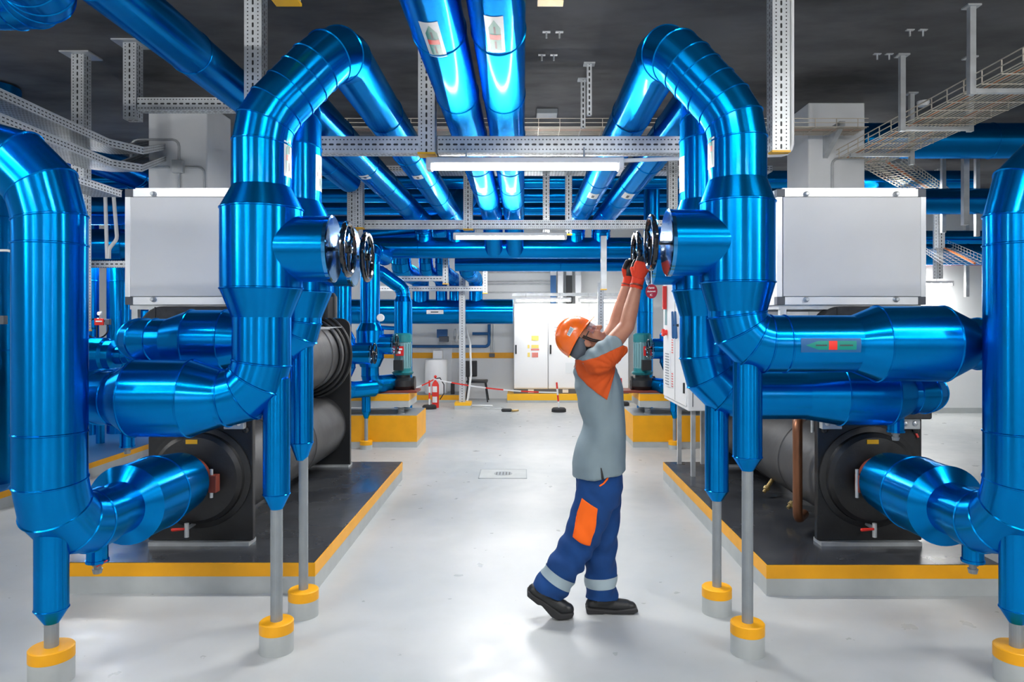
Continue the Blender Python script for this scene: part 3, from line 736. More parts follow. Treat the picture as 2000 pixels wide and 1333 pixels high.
# hoses and the small black receiver at the rear of the left chiller
mb=MB(); mb.lathe((-1.84,6.75,1.70),(0,0,1),[(0,.085),(.20,.085),(.235,.06),(.25,.035),(.30,.035),(.30,.0)],24); mb.build('oil_bottle','black',cl,label='small black bottle shaped vessel')
MB().tube([(-1.86,6.65,1.93),(-1.98,6.6,1.95),(-2.02,6.6,1.84),(-1.95,6.6,1.72)],.012,10).build('oil_hose','black',cl,ang=1.)
for k in range(3):
    R=.36+.035*k
    pts=[(-2.13+R*math.cos(a)*1.0,6.95+.06*k,1.34+R*math.sin(a)) for a in [1.25-2.9*i/14 for i in range(15)]]
    MB().tube(pts,.016,10).build('oil_hose','black',cl,ang=1.)
mb=MB()
for k in range(8): mb.bar((-2.0+.035*k,6.3,1.60),(-1.97+.035*k,6.62,1.615),.006,.006)
mb.bar((-2.02,6.3,1.60),(-1.7,6.3,1.60),.008,.008); mb.bar((-2.0,6.62,1.615),(-1.68,6.62,1.615),.008,.008)
mb.build('wire_rack','galv',cl,smooth=False)
MB().tube([(-1.98,6.1,1.72),(-1.86,6.3,1.66),(-1.84,6.4,1.50),(-1.86,6.45,1.38)],.013,10).build('cable','cable_k',cl,ang=1.)
# ------------------------------------------------------------------ collector pipes and the pump corner
run('long blue header crossing the room under the far lamp',[(-2.9,HDR_Y,HDR_Z),(2.6,HDR_Y,HDR_Z)],.152,step=1.3)
run('thinner blue header just under and behind the long one',[(-1.1,11.6,2.60),(2.3,11.6,2.60)],.115,step=1.5)
hd=run('fat blue header with a flat end, low on the back wall',[(-4.2,14.2,1.873),(-1.25,14.2,1.873),(-.205,14.2,1.873)],.243,step=1.1)
flow_label(hd,(-1.72,14.2,1.873),(1,0,0),.243,(0,-1,-.05),.33,.16,True)
for x,r,l in ((-2.03,.165,'widest of the four blue pipes dropping onto the fat header'),(-1.62,.115,'second of the four blue pipes dropping onto the fat header'),(-1.35,.115,'third of the four blue pipes dropping onto the fat header'),(-.94,.135,'rightmost of the four blue pipes dropping onto the fat header')):
    run(l,[(x,14.2,2.0),(x,14.2,2.52),(x,11.9,2.52),(x,11.9,3.2)],r,.24,.6,28)
beam((-2.7,13.2,2.28),(-.72,13.2,2.28),.09,.09,'far perforated beam under the four dropping blue pipes')
beam((-2.6,11.5,2.36),(-1.2,11.5,2.36),.08,.08,'far perforated beam left, under the thin blue header')
post(-1.24,11.445,2.28,2.75,.085,'short perforated post below the thin blue header',plate=False)
post(-.70,13.15,2.2,CEIL,.085,'perforated post at the right end of the far beam by the back wall')
for y,z,r,l in ((9.9,3.63,.125,'blue pipe crossing high behind the near lamp'),(11.4,3.69,.125,'second blue pipe crossing under the ceiling behind the lamps'),(12.3,3.62,.12,'third blue pipe crossing under the ceiling, farther back'),(13.0,3.47,.12,'lowest of the blue pipes crossing under the far ceiling')):
    run(l,[(-6.5,y,z),(6.2,y,z)],r,step=2.2,n=28)
run('fat short blue pipe slanting behind the two left ceiling pipes',[(-2.4,11.0,3.0),(-1.2,10.9,3.12),(-.9,11.35,3.66)],.19,.2)
run('blue pipe hanging down behind the two right ceiling pipes',[(1.88,10.5,3.88),(1.88,10.5,2.8)],.115)
post(1.155,10.31,2.14,2.9,.08,'blue backed strut hanging below the headers beside the raised hands',plate=False,m='galv')
post(1.35,12.5,.0,2.35,.10,'tall perforated post standing behind the worker',plate=False)
pz=post(-1.173,13.8,.13,3.3,.115,'tall perforated post standing on a yellow footing in front of the fat header',plate=False)
MB().span((-1.31,13.66,0),(-1.0,13.98,.07)).build('footing','conc',pz,smooth=False); MB().span((-1.312,13.658,.07),(-.998,13.982,.13)).build('footing_cap','yellow_b',pz,smooth=False)

def small_riser(label,x,y,vz,cap,wheel,r,big,ztop,hz,tox,leg=None,stand_l=None,sr=.135):
    t=thing('insulated_pipe',label,'pipe',(x,y,0),BL)
    q,s=gored([(x,HDR_Y,ztop),(x,y,ztop),(x,y,vz+.30)],.2,30)
    MB().tube(q,r,28,s).build('riser_pipe','blue',t)
    MB().tube([(x,y,vz+.31),(x,y,vz+.28),(x,y,vz+.18),(x,y,vz-.18),(x,y,vz-.30)],[r,r,big,big,r],28,{2,3}).build('valve_cover','blue',t)
    d=1 if cap>x else -1
    MB().tube([(x,y,vz),(cap,y,vz)],sr,28).build('valve_stub','blue',t)
    MB().lathe((cap-d*.015,y,vz),(d,0,0),[(0,sr+.003),(.014,sr+.003),(.02,sr*.9),(.022,.01)],28).build('stub_cap','cap_blue',t)
    handwheel(t,(wheel,y,vz),(1,0,0),.125,(cap,y,vz),.010)
    q,s=gored([(x,y,vz-.30),(x,y,hz),(tox,y+.35,hz)],.13,30)
    MB().tube(q,r*.9,24,set(range(1,len(q)-1))).build('pump_branch','blue',t)
    if leg: sleeve(t,leg[0],leg[1],hz,.33+leg[2],.24+leg[2],.058,.025)
    return t
small_riser('nearer of the two slim blue risers beside the left pump',-2.28,9.0,1.27,-1.90,-1.865,.12,.17,2.62,.80,-1.95)
small_riser('blue riser with wheel right behind the left chiller, standing on a leg',-2.03,9.5,1.37,-1.72,-1.675,.128,.18,2.62,.83,-1.80,(-2.06,9.40,.16))
stand(-2.06,9.40,.42,.024,.08,.11,'far small footing in front of the left yellow block')
lp=run('blue riser bending down behind the left pump motor',[(-2.35,10.3,2.42),(-2.12,10.6,2.40),(-1.80,10.75,2.16),(-1.80,10.75,2.02)],.105,.15,.8,28)

MB().tube([(-1.80,10.75,2.05),(-1.80,10.75,1.97),(-1.80,10.75,1.2),(-1.80,10.75,.02)],[.105,.135,.135,.135],28,{1,2}).build('lower_jacket','blue',lp)
small_riser('blue riser with wheel beside the right pump',1.97,9.5,1.31,1.70,1.655,.11,.16,2.62,.80,1.80,(1.985,9.40,.16))
stand(1.985,9.40,.42,.024,.08,.11,'far small footing in front of the right yellow block')
run('slim blue riser behind the right pump motor',[(1.75,10.46,2.7),(1.75,10.46,.02)],.085,.15,.8,24)
run('fatter blue riser behind the worker\'s raised wrist',[(1.84,10.85,2.7),(1.84,10.85,.02)],.12,.15,.8,24)
t=MB().lathe((-1.86,9.35,1.72),(.1,-1,0),[(0,.05),(.02,.05),(.024,.04)],20).build('pressure_gauge','white',None); tag(t,'round white gauge on the slim riser left of the fat header','gauge')
t=MB().tube([(-2.0,9.45,1.60),(-1.72,9.55,1.58)],.028,14).build('sensor_pipe','blue',None); tag(t,'short thin blue pipe joining the gauge riser','pipe')

def springs(t,x0,x1,y0,y1,za,zb):
    for (x,y) in ((x0,y0),(x1,y0),(x0,y1),(x1,y1)):
        n=60; mb=MB(); mb.tube([(x+.035*math.cos(2*PI*4*i/n),y+.035*math.sin(2*PI*4*i/n),za+.01+(zb-za-.02)*i/n) for i in range(n+1)],.007,8)
        mb.cyl((x,y,za),(x,y,za+.012),.05,n=16); mb.cyl((x,y,zb-.012),(x,y,zb),.05,n=16)
        mb.build('spring','galv',t,ang=1.)
def pump_unit(side,block,base,pumpx,lb,lbase,lpump):
    p=pad(lb,block[0],block[1],9.5,10.36,.425,.35,top='rod')
    x0,x1=base; y0,y1=9.58,10.3
    b=thing('inertia_base',lbase,'pump base',((x0+x1)/2,9.95,.425))
    MB().span((x0,y0,.525),(x1,y1,.61)).build('slab','conc',b,smooth=False); MB().span((x0-.002,y0-.002,.61),(x1+.002,y1+.002,.70)).build('edge_band','yellow',b,smooth=False); MB().span((x0+.01,y0+.01,.698),(x1-.01,y1-.01,.704)).build('slab_top','rod',b,smooth=False)
    springs(b,x0+.12,x1-.12,y0+.1,y1-.1,.425,.525)
    y=9.88; t=thing('water_pump',lpump,'pump',(pumpx,y,.704))
    MB().span((pumpx-.30,y-.2,.704),(pumpx+.22,y+.2,.735)).build('base_plate','rust',t,bevel=.004)
    MB().lathe((pumpx,y,.735),(0,0,1),[(0,.13),(.05,.17),(.13,.17),(.17,.10),(.22,.10)],28).build('volute','black',t)
    MB().lathe((pumpx-.16,y,.82),(1,0,0),[(0,.10),(.03,.10),(.03,.07),(.3,.07),(.3,.10),(.33,.10)],20).build('flanges','black',t)
    MB().lathe((pumpx,y,.94),(0,0,1),[(0,.13),(.03,.15),(.05,.12),(.09,.12)],24).build('lantern','teal',t)
    mb=MB(); mb.lathe((pumpx,y,1.03),(0,0,1),[(0,.115),(.36,.115)],24)
    for k in range(20):
        a=2*PI*k/20; mb.bar((pumpx+.12*math.cos(a),y+.12*math.sin(a),1.05),(pumpx+.12*math.cos(a),y+.12*math.sin(a),1.37),.02,.004,(math.cos(a),math.sin(a),0))
    mb.build('motor','teal_l',t)
    MB().lathe((pumpx,y,1.39),(0,0,1),[(0,.125),(.10,.125),(.12,.10)],24).build('fan_cover','teal',t)
    s=1 if side=='L' else -1
    MB().box((pumpx-s*.03,y-.16,1.08),(.13,.09,.14)).build('terminal_box','black',t,bevel=.006)
    MB().box((pumpx+(-.02 if side=='L' else .05),y-.135,1.27),(.11,.01,.13)).build('warning_sign','red',t,label='small red sign with white lettering')
    MB().box((pumpx+(-.02 if side=='L' else .05),y-.142,1.295),(.07,.004,.02)).build('sign_lettering','white',t); MB().box((pumpx+(-.02 if side=='L' else .05),y-.142,1.25),(.03,.004,.035)).build('sign_lettering','white',t)
    return t
pump_unit('L',(-3.2,-1.41),(-3.0,-1.53),-1.66,'yellow painted concrete block under the left pump','floating slab on springs under the left pump','teal upright pump motor left of the white drum')
pump_unit('R',(1.455,3.2),(1.56,3.0),1.64,'yellow painted concrete block under the right pump','floating slab on springs under the right pump','teal upright pump motor right of the worker')

# ------------------------------------------------------------------ control cabinet on the right
X=1.56; ct=thing('control_cabinet','white control cabinet with black switch handles between the worker and the right chiller','cabinet',(1.71,7.36,.19))
MB().span((X,6.78,.82),(1.90,7.94,2.12)).build('cabinet_body','white',ct,bevel=.006)
dr=MB().span((X-.016,6.83,.86),(X,7.90,2.09)).build('door','white',ct,bevel=.004)
MB().span((X-.018,7.29,.87),(X-.0155,7.298,2.08)).build('door_seam','ink',dr,smooth=False)
MB().span((1.60,6.776,.86),(1.606,6.781,2.1)).build('side_seam','ink',ct,smooth=False)
for yy in (7.13,7.26): MB().capsule((X-.04,yy,1.51),(X-.05,yy,1.76),.016,.012,10).build('switch_handle','blue_paint',dr)
for yy in (7.13,7.26): MB().cyl((X,yy,1.63),(X-.05,yy,1.63),.014,n=10).build('handle_boss','black',dr)
MB().span((X-.02,7.72,1.93),(X-.016,7.84,2.03)).build('warning_sticker','yellow',dr); MB().span((X-.06,7.70,1.80),(X-.02,7.74,2.05)).build('switch_lever','red',dr)
MB().span((X-.02,7.70,1.63),(X-.016,7.80,1.80)).build('display','teal_l',dr,smooth=False)
MB().lathe((X,7.70,1.55),(-1,0,0),[(0,.03),(.04,.03),(.045,.04),(.07,.04)],16).build('emergency_knob','redbright',dr)
for z in (1.33,.98): MB().span((X-.019,7.36,z),(X-.016,7.46,z+.17)).build('warning_strip','label_w',dr,smooth=False)
for z in (1.33,.98):
    for k in range(6): MB().span((X-.021,7.375,z+.012+.026*k),(X-.019,7.445,z+.022+.026*k)).build('strip_lettering','redbright',dr,smooth=False)
mb=MB(); mb.span((X-.03,7.50,.98),(X-.016,7.74,1.36)); g=mb.build('vent_grille','white',dr,bevel=.003)
mb=MB()
for k in range(12): mb.span((X-.034,7.53,1.0+.029*k),(X-.03,7.71,1.012+.029*k))
mb.build('slats','rod',g,smooth=False)
MB().span((X-.03,6.85,.98),(X-.014,6.875,1.08)).build('door_handle','black',dr)
for xx in (1.62,1.86):
    for yy in (6.84,7.44): MB().span((xx-.02,yy-.02,.19),(xx+.02,yy+.02,.82)).build('leg','galv',ct,smooth=False)

# ------------------------------------------------------------------ back wall
def ecab(x0,x1,label,stickers):
    t=thing('electrical_cabinet',label,'cabinet',((x0+x1)/2,15.2,.17),'white electrical cabinets')
    MB().span((x0,14.96,.17),(x1,15.4,.27)).build('base_plinth','corner',t,smooth=False)
    MB().span((x0+.003,14.95,.27),(x1-.003,15.4,2.05)).build('cabinet_body','white',t,bevel=.008)
    d=MB().span((x0+.012,14.93,.29),(x1-.012,14.952,2.03)).build('door','white',t,bevel=.005)
    MB().span((x0+.03,14.90,1.0),(x0+.065,14.93,1.19)).build('door_handle','black',d,bevel=.004)
    for (a,z,w,h,m) in stickers: MB().span((x0+a,14.924,z),(x0+a+w,14.931,z+h)).build('sticker',m,d,smooth=False)
    MB().span((x0+.3,14.955,.19),(x0+.42,14.961,.26)).build('plinth_plate','white',t,smooth=False)
    return t
ST=[(.37,1.28,.15,.10,'stick_y'),(.37,1.12,.15,.07,'stick_y'),(.36,1.075,.17,.035,'stick_r'),(.38,.93,.13,.10,'stick_r'),(.29,.94,.05,.09,'stick_y'),(.29,1.12,.04,.07,'stick_y')]
ecab(-.20,.52,'left white cabinet door by the fat header, with yellow and red stickers',ST)
ecab(.52,1.37,'middle white cabinet with a vent panel, behind the worker\'s helmet',[(.36,.60,.20,.22,'label_w'),(.42,.93,.05,.05,'stick_y'),(.3,1.72,.2,.02,'rod'),(.12,1.55,.18,.015,'rod'),(.12,1.47,.18,.015,'rod'),(.12,1.39,.18,.015,'rod'),(.45,1.55,.25,.015,'rod'),(.45,1.47,.25,.015,'rod')])
ecab(1.37,2.2,'right white cabinet with rows of indicators, behind the worker\'s arms',[(.1+.12*i,1.45+.08*j,.05,.018,'rod') for i in range(3) for j in range(5)]+[(.45,.98,.08,.1,'stick_y')])
t=thing('concrete_pad','long low kerb with a yellow edge under the white electrical cabinets','pad',(1.2,15.2,0))
MB().span((-.33,14.78,0),(2.6,15.58,.05)).build('plinth','conc',t,smooth=False); MB().span((-.332,14.778,.05),(2.602,15.582,.17)).build('edge_band','yellow_b',t,smooth=False)
t=thing('concrete_pad','low yellow edged kerb carrying the white drum','pad',(-1.9,15.2,0))
MB().span((-2.9,14.85,0),(-1.25,15.58,.05)).build('plinth','conc',t,smooth=False); MB().span((-2.902,14.848,.05),(-1.248,15.582,.15)).build('edge_band','yellow',t,smooth=False); MB().span((-2.89,14.86,.148),(-1.26,15.58,.154)).build('pad_top','rod',t,smooth=False)
t=thing('drum','white plastic drum with a box on top standing on the kerb','drum',(-1.84,15.15,.154))
MB().lathe((-1.84,15.15,.154),(0,0,1),[(0,.22),(.02,.235),(.66,.235),(.72,.23),(.73,.19),(.74,.0)],36).build('drum_body','white',t)
MB().box((-1.80,15.15,.98),(.20,.2,.18)).build('dosing_pump','white',t,bevel=.01)
t=MB().span((-1.52,15.0,.154),(-1.44,15.08,.40)).build('canister','black',None,bevel=.01); tag(t,'small dark canister right of the white drum','canister')
# wall pipes, conduits
def wallpipe(label,paths,r,m,cat='pipe'):
    t=thing('wall_pipe',label,cat,paths[0][0])
    for p in paths:
        q,_=gored(p,.08,30); MB().tube(q,r,12).build('pipe_length',m,t,ang=.8)
    return t
yw=15.5
wallpipe('dark blue pipe looping along the wall above the chair',[[(-2.4,yw,1.14),(-.74,yw,1.14),(-.74,yw,1.62)],[(-1.10,yw,1.415),(-.74,yw,1.415)]],.032,'blue_paint')
for z,l in ((2.74,'topmost thin conduit on the back wall'),(2.55,'second thin conduit on the back wall'),(2.49,'third thin conduit on the back wall'),(2.31,'lowest thin conduit on the back wall, above the cabinets')): wallpipe(l,[[(-.9,15.56,z),(.62,15.56,z)]],.012,'galv','conduit')
wallpipe('pair of thin conduits dropping to the wall socket',[[(-.70,15.56,1.62),(-.70,15.56,1.0)],[(-.65,15.56,1.62),(-.65,15.56,1.0)]],.012,'galv','conduit')
t=MB().box((-.68,15.56,.945),(.12,.06,.08)).build('wall_socket','corner',None,bevel=.008); tag(t,'dark double socket on the yellow wall band','socket')
t=thing('dosing_valve','blue and grey dosing valves on the wall under the fat header','valve',(-1.7,15.35,1.35))
MB().box((-1.74,15.4,1.42),(.22,.16,.18)).build('actuator','blue_paint',t,bevel=.01); MB().box((-1.70,15.36,1.30),(.2,.12,.12)).build('valve_body','corner',t,bevel=.01); MB().cyl((-1.5,15.38,1.33),(-1.2,15.38,1.35),.03,n=12).build('valve_pipe','galv',t); MB().torus((-1.45,15.36,1.38),(1,.3,0),.13,.02).build('hose','hose_w',t,ang=1.); MB().span((-1.8,15.54,.154),(-1.55,15.59,1.24)).build('backboard','colw',t)
t=MB().tube([(-1.20,14.9,1.56),(-1.08,14.6,1.2),(-1.05,14.4,.6),(-1.10,14.25,.15),(-1.14,14.2,.018),(-1.0,14.1,.018),(-.6,14.05,.018)],.022,12).build('drain_hose','hose_w',None,ang=1.); tag(t,'white hose hanging beside the perforated post','hose')
for k,(xx,m,l) in enumerate(((.64,'blue_paint','blue cable duct dropping down to the cabinets'),(.79,'colw','pale cable duct between the blue and black ones'),(.98,'black','black cable duct dropping down to the cabinets'),(1.17,'colw','pale cable duct right of the black one'))):
    t=thing('cable_duct',l,'cable duct',(xx,15.3,2.05),'cable ducts above the cabinets'); MB().span((xx-.06,15.25,2.05),(xx+.06,15.38,2.70)).build('duct',m,t,bevel=.004); MB().span((xx-.065,15.24,2.66),(xx+.065,15.40,2.80)).build('duct_bend','white',t,bevel=.01)
t=MB().span((-.22,14.6,2.20),(2.3,14.7,2.26)).build('steel_rail','galv',None,smooth=False); tag(t,'grey rail holding the lamps above the white cabinets','rail')
# chair, extinguisher, barrier
t=thing('office_chair','black chair standing against the wall by the hanging hose','chair',(-.98,15.1,0))
MB().box((-.97,15.1,.42),(.44,.42,.05)).build('seat','black',t,bevel=.02); MB().box((-1.13,15.12,.68),(.34,.05,.34),Matrix.Rotation(.5,3,'Z')).build('backrest','black',t,bevel=.02)
for (a,b) in (((-1.15,14.93,.4),(-1.2,14.88,0)),((-.80,14.93,.42),(-.74,14.88,0)),((-1.15,15.28,.4),(-1.2,15.32,0)),((-.80,15.28,.42),(-.74,15.32,0))): MB().cyl(a,b,.013,n=10).build('leg','black',t)
MB().bar((-1.16,15.2,.4),(-1.2,15.25,.62),.03,.012).build('back_support','black',t)
t=thing('fire_extinguisher','red fire extinguisher with white labels and a black hose, on the floor','fire extinguisher',(-1.71,13.95,0))
MB().lathe((-1.71,13.95,.0),(0,0,1),[(0,.07),(.44,.07),(.49,.05),(.52,.022),(.56,.022)],24).build('cylinder','redbright',t)
for z in (.10,.30): MB().patch((-1.71,13.95,z+.05),(0,0,1),.0715,.7,(-.1,-1,0),-.045,.07).build('label_sticker','white',t)
MB().capsule((-1.71,13.95,.58),(-1.71,13.95,.60),.018,.03).build('valve_head','redbright',t)
MB().tube([(-1.71,13.95,.56),(-1.62,13.93,.58),(-1.54,13.92,.45),(-1.54,13.92,.28),(-1.62,13.93,.16)],.010,8).build('hose','black',t,ang=1.)
def barrier(x,y,label,lean):
    t=thing('barrier_post',label,'barrier post',(x,y,0),'red and white barrier posts')
    MB().lathe((x,y,0),(0,0,1),[(0,.135),(.05,.135),(.075,.11),(.08,.03)],28).build('rubber_base','rubber',t)
    n=4; L=.47
    for k in range(n): MB().cyl((x+lean*k/n,y,.075+L*k/n),(x+lean*(k+1)/n,y,.075+L*(k+1)/n),.017,n=14).build('pole_section','white' if k%2==0 else 'redbright',t)
    return t
barrier(.66,13.3,'short red and white barrier post left of the worker',-.04)
barrier(-1.80,13.75,'rubber footed barrier post by the fire extinguisher',.0)
barrier(1.98,14.3,'red and white barrier post half hidden behind the right pump',-.03)
def tape(label,a,b,sag,n=7):
    t=thing('barrier_tape',label,'barrier tape',a); a,b=V(a),V(b)
    pts=[a.lerp(b,i/(n*2))-V((0,0,sag*4*(i/(n*2))*(1-i/(n*2)))) for i in range(n*2+1)]
    mb=MB()
    for i in range(n*2): mb.mi=(i//2)%2; mb.bar(pts[i],pts[i+1]+(pts[i+1]-pts[i])*.002,.004,.025)
    mb.build('tape_stripe',['white','redbright'],t,smooth=False)
tape('red and white tape drooping from the extinguisher to the barrier post',(-1.70,13.72,.57),(.62,13.28,.36),.06)
tape('white and red tape from the left pump to the fire extinguisher',(-2.1,13.2,.42),(-1.72,13.74,.56),.02,2)
t=MB().tube([(-.8,13.85,.012),(-.45,13.6,.012),(-.22,13.4,.012)],.008,8).build('floor_cable','hose_w',None,ang=1.); tag(t,'thin pale cable lying on the floor','cable')
t=thing('tool_heap','small dark pump with fittings lying on the floor in front of the cabinets','tool',(-.25,13.3,0)); MB().capsule((-.38,13.3,.03),(-.24,13.3,.03),.03,.03).build('pump_body','black',t); MB().capsule((-.2,13.25,.025),(-.10,13.3,.025),.022,.018).build('fitting','brass',t)
# ------------------------------------------------------------------ floor hatch, ceiling bits
t=thing('floor_hatch','square floor hatch with a round grate in the middle of the aisle','hatch',(-.22,7.85,0))
MB().span((-.47,7.62,0),(.03,8.07,.003)).build('hatch_plate','conc',t,smooth=False)
fm=MB()
for (a,b) in (((-.475,7.61),(.035,7.62)),((-.475,8.07),(.035,8.08)),((-.48,7.61),(-.47,8.08)),((.03,7.61),(.04,8.08))): fm.span((a[0],a[1],0),(b[0],b[1],.004))
fm.build('hatch_frame','rod',t,smooth=False)
MB().lathe((-.22,7.85,.002),(0,0,1),[(0,.10),(.003,.10)],28).build('grate','rod',t)
for k in range(5): MB().span((-.29+.035*k-.006,7.78,.0051),(-.29+.035*k+.006,7.92,.0056)).build('grate_slot','black',t,smooth=False)
t=MB().lathe((4.05,7.26,CEIL),(0,0,-1),[(0,.06),(.02,.06),(.05,.045),(.055,.0)],24).build('smoke_detector','white',None); tag(t,'small white smoke detector on the dark ceiling at the right','smoke detector')
t=MB().span((.14,7.5,CEIL-.05),(.36,7.7,CEIL)).build('ceiling_box','rod',None,bevel=.006); tag(t,'grey steel box on the ceiling behind the centre pipes','box')
for (px,py,l) in ((1080,62,'pair of anchor bolts in the ceiling right of the centre pipes, nearest'),(1070,107,'pair of anchor bolts in the ceiling right of the centre pipes, farther'),(1790,58,'pair of anchor bolts in the ceiling at the upper right'),(1725,105,'pair of anchor bolts in the ceiling above the right column')):
    d=(CEIL-EYE)*F/(CY-py); p=W(px,py,d); t=thing('ceiling_anchor',l,'anchor bolt',(p.x,p.y,CEIL),'ceiling anchors')
    for k in (-1,1):
        mb=MB(); mb.span((p.x+k*.05-.03,p.y-.015,CEIL-.006),(p.x+k*.05+.03,p.y+.015,CEIL)); mb.cyl((p.x+k*.05,p.y,CEIL-.05),(p.x+k*.05,p.y,CEIL),.007,n=8); mb.build('anchor','galv',t,smooth=False)
# ------------------------------------------------------------------ clutter far left and far right
run('fat blue duct high behind the left tray post, left of the white cabinet',[(-7.2,8.12,2.95),(-2.9,8.12,2.95)],.185,step=1.6)
run('blue duct with an elbow just below another, left of the white cabinet',[(-7.2,7.6,2.48),(-4.12,7.6,2.48),(-4.12,9.2,2.48)],.17,.24,1.0)
beam((-4.78,7.6,2.275),(-3.95,7.6,2.275),.08,.07,'short beam under the blue ducts left of the white cabinet')
post(-4.75,7.52,2.20,2.45,.06,'short bracket at the left end of the beam under the ducts',plate=False,capc=False); post(-3.92,7.55,2.20,2.45,.05,'short bracket at the right end of the beam under the ducts',plate=False)
conduit('duct_conduit','white bent conduit hanging in front of the blue ducts',[[(-4.12,7.2,3.0),(-4.08,7.2,2.50),(-4.16,7.2,2.40),(-4.16,7.2,2.30)],[(-4.20,7.2,3.0),(-4.18,7.2,2.30)]],[],.018,'white')
for x,y,r,l in ((-5.83,9.6,.13,'leftmost slim blue riser behind the left edge riser'),(-5.77,10.1,.09,'slim blue riser beside the small red valve sign'),(-5.50,9.75,.15,'fat blue riser left of the white cabinet'),(-5.57,10.3,.09,'blue riser in the back row under the white cabinet edge'),(-5.48,10.6,.10,'last blue riser in the back row by the foam cover')):
    run(l,[(x,y,.05),(x,y,3.3)],r,step=1.1,n=28)
t=thing('insulated_pipe','dark blue flanged drum shape with an elbow under the white cabinet','pipe',(-5.0,8.9,1.2),BL)
MB().lathe((-5.36,8.9,1.25),(1,0,0),[(0,.1),(.02,.22),(.18,.22),(.21,.19),(.29,.19),(.31,.11),(.40,.11)],32).build('valve_cover','blue',t)
q,s=gored([(-5.0,8.9,1.25),(-4.92,8.9,1.25),(-4.72,9.0,1.45),(-4.72,9.0,1.65)],.1,30); MB().tube(q,.10,24,set(range(1,len(q)-1))).build('elbow','blue',t)
MB().tube([(-5.25,8.9,1.1),(-5.25,8.9,.16)],.05,16).build('support_leg','blue',t); MB().lathe((-4.72,9.0,1.62),(0,0,1),[(0,.11),(.0,.2),(.18,.2),(.2,.12),(.3,.12)],28).build('flange_cover','blue',t)
def valve_sign(x,y,z,l):
    t=thing('valve_sign',l,'sign',(x,y,z)); MB().box((x,y,z),(.12,.02,.085)).build('plate','redbright',t,bevel=.004); MB().box((x,y-.011,z+.008),(.085,.003,.018)).build('lettering','white',t,smooth=False); MB().box((x+.10,y+.02,z),(.06,.05,.075)).build('switch_box','corner',t,bevel=.004); MB().lathe((x-.02,y+.04,z+.11),(0,-1,0),[(0,.025),(.02,.025)],16).build('gauge','label_w',t); MB().cyl((x,y+.05,z-.03),(x,y+.05,z+.14),.012,n=8).build('bracket','galv',t)
valve_sign(-5.50,9.30,1.665,'small red valve sign on the slim risers left of the white cabinet')
t=thing('hand_valve','black valve wheel peeking out right of the left edge riser','valve',(-5.45,9.5,1.6)); ob=MB().torus((-5.62,9.45,1.58),(.35,-1,0),.13,.010).build('handwheel','gloss_black',t,ang=.6); MB().bar((-5.62,9.45,1.46),(-5.62,9.45,1.70),.014,.014).build('spoke','gloss_black',t); MB().cyl((-5.62,9.45,1.58),(-5.74,9.55,1.58),.012,n=10).build('valve_stem','gloss_black',t)
vf=run('very fat blue riser at the far left edge',[(-5.05,6.75,.16),(-5.05,6.75,3.88)],.27,step=1.4)
MB().tube([(-5.2,6.6,1.32),(-4.75,6.2,1.32),(-4.60,6.07,1.32)],.155,32,{1}).build('valve_stub','blue',vf)
valve_sign(-4.62,6.2,1.68,'small red valve sign at the left edge of the picture')
conduit('cable_conduit','thin white conduit dropping to the red sign at the left edge',[[(-4.70,6.38,2.3),(-4.52,6.38,2.3),(-4.52,6.38,1.85)]],[],.012,'hose_w')
pad('pale pad with a yellow edge under the far left risers',-8.2,-4.62,6.3,11.5,.16,.06,top='blue_paint')
run('very fat blue pipe crossing under the ceiling right of the right column',[(3.55,7.62,3.59),(9.2,7.62,3.59)],.185,step=1.5)
run('lower blue pipe behind the right column, above the white cabinet',[(3.0,9.0,3.18),(8.5,9.0,3.18)],.16,step=1.6)
run('blue pipe low over the far right white wall',[(5.75,11.2,2.72),(9.3,11.2,2.72)],.165,step=1.4)
run('blue pipe higher over the far right white wall',[(5.6,11.8,3.05),(9.3,11.8,3.05)],.12,step=1.4)
for (px,d,y0,y1,w,l) in ((1885,8.0,290,440,.06,'slim white strut left of the right edge riser'),(1908,9.0,290,462,.05,'slim strut behind the right edge riser'),(1835,10.5,300,485,.10,'wide grey strut hanging right of the white cabinet'),(1842,9.2,360,455,.05,'short slotted strut under the bent basket tray'),(1832,11.0,480,545,.10,'lower strut end hanging over the far right wall'),(1888,12.4,505,580,.06,'thin strut hanging in front of the far right white wall')):
    p=W(px,y1,d); post(p.x,d,p.z,CEIL,w,l,plate=False,capc=False,m='galv' if w<.09 else 'perf_wide')
t=struct(MB().span((5.8,13.06,2.70),(9.5,13.1,2.74)).build('trim_2','red',None,smooth=False))
# ------------------------------------------------------------------ the worker
from mathutils.bvhtree import BVHTree
import bmesh
def blob(mb, voxel, smooth=6, fold=None):
    """one continuous skin around overlapping closed shapes"""
    me=mb.mesh('tmp',[]); ob=bpy.data.objects.new('tmp',me); COL.objects.link(ob)
    r=ob.modifiers.new('r','REMESH'); r.mode='VOXEL'; r.voxel_size=voxel
    if smooth: s=ob.modifiers.new('s','SMOOTH'); s.factor=.5; s.iterations=smooth
    dg=bpy.context.evaluated_depsgraph_get(); out=bpy.data.meshes.new_from_object(ob.evaluated_get(dg))
    bpy.data.objects.remove(ob); bpy.data.meshes.remove(me)
    if fold:
        ns=[v.normal.copy() for v in out.vertices]
        for v,n in zip(out.vertices,ns): v.co+=n*fold(v.co)
    return out
def put(me,name,m,parent,label=None):
    o=V(parent['_o']); 
    for v in me.vertices: v.co-=o
    me.materials.clear(); me.materials.append(MATS[m]); me.name=name; me.shade_smooth()
    ob=bpy.data.objects.new(name,me); COL.objects.link(ob); ob.parent=parent; ob['_o']=list(parent['_o'])
    if label: ob['label']=label
    return ob
DN,DM,DF=4.02,4.08,4.13
wk=thing('person','worker in orange hard hat and blue trousers reaching up to turn a valve wheel','person',(.42,4.08,0))
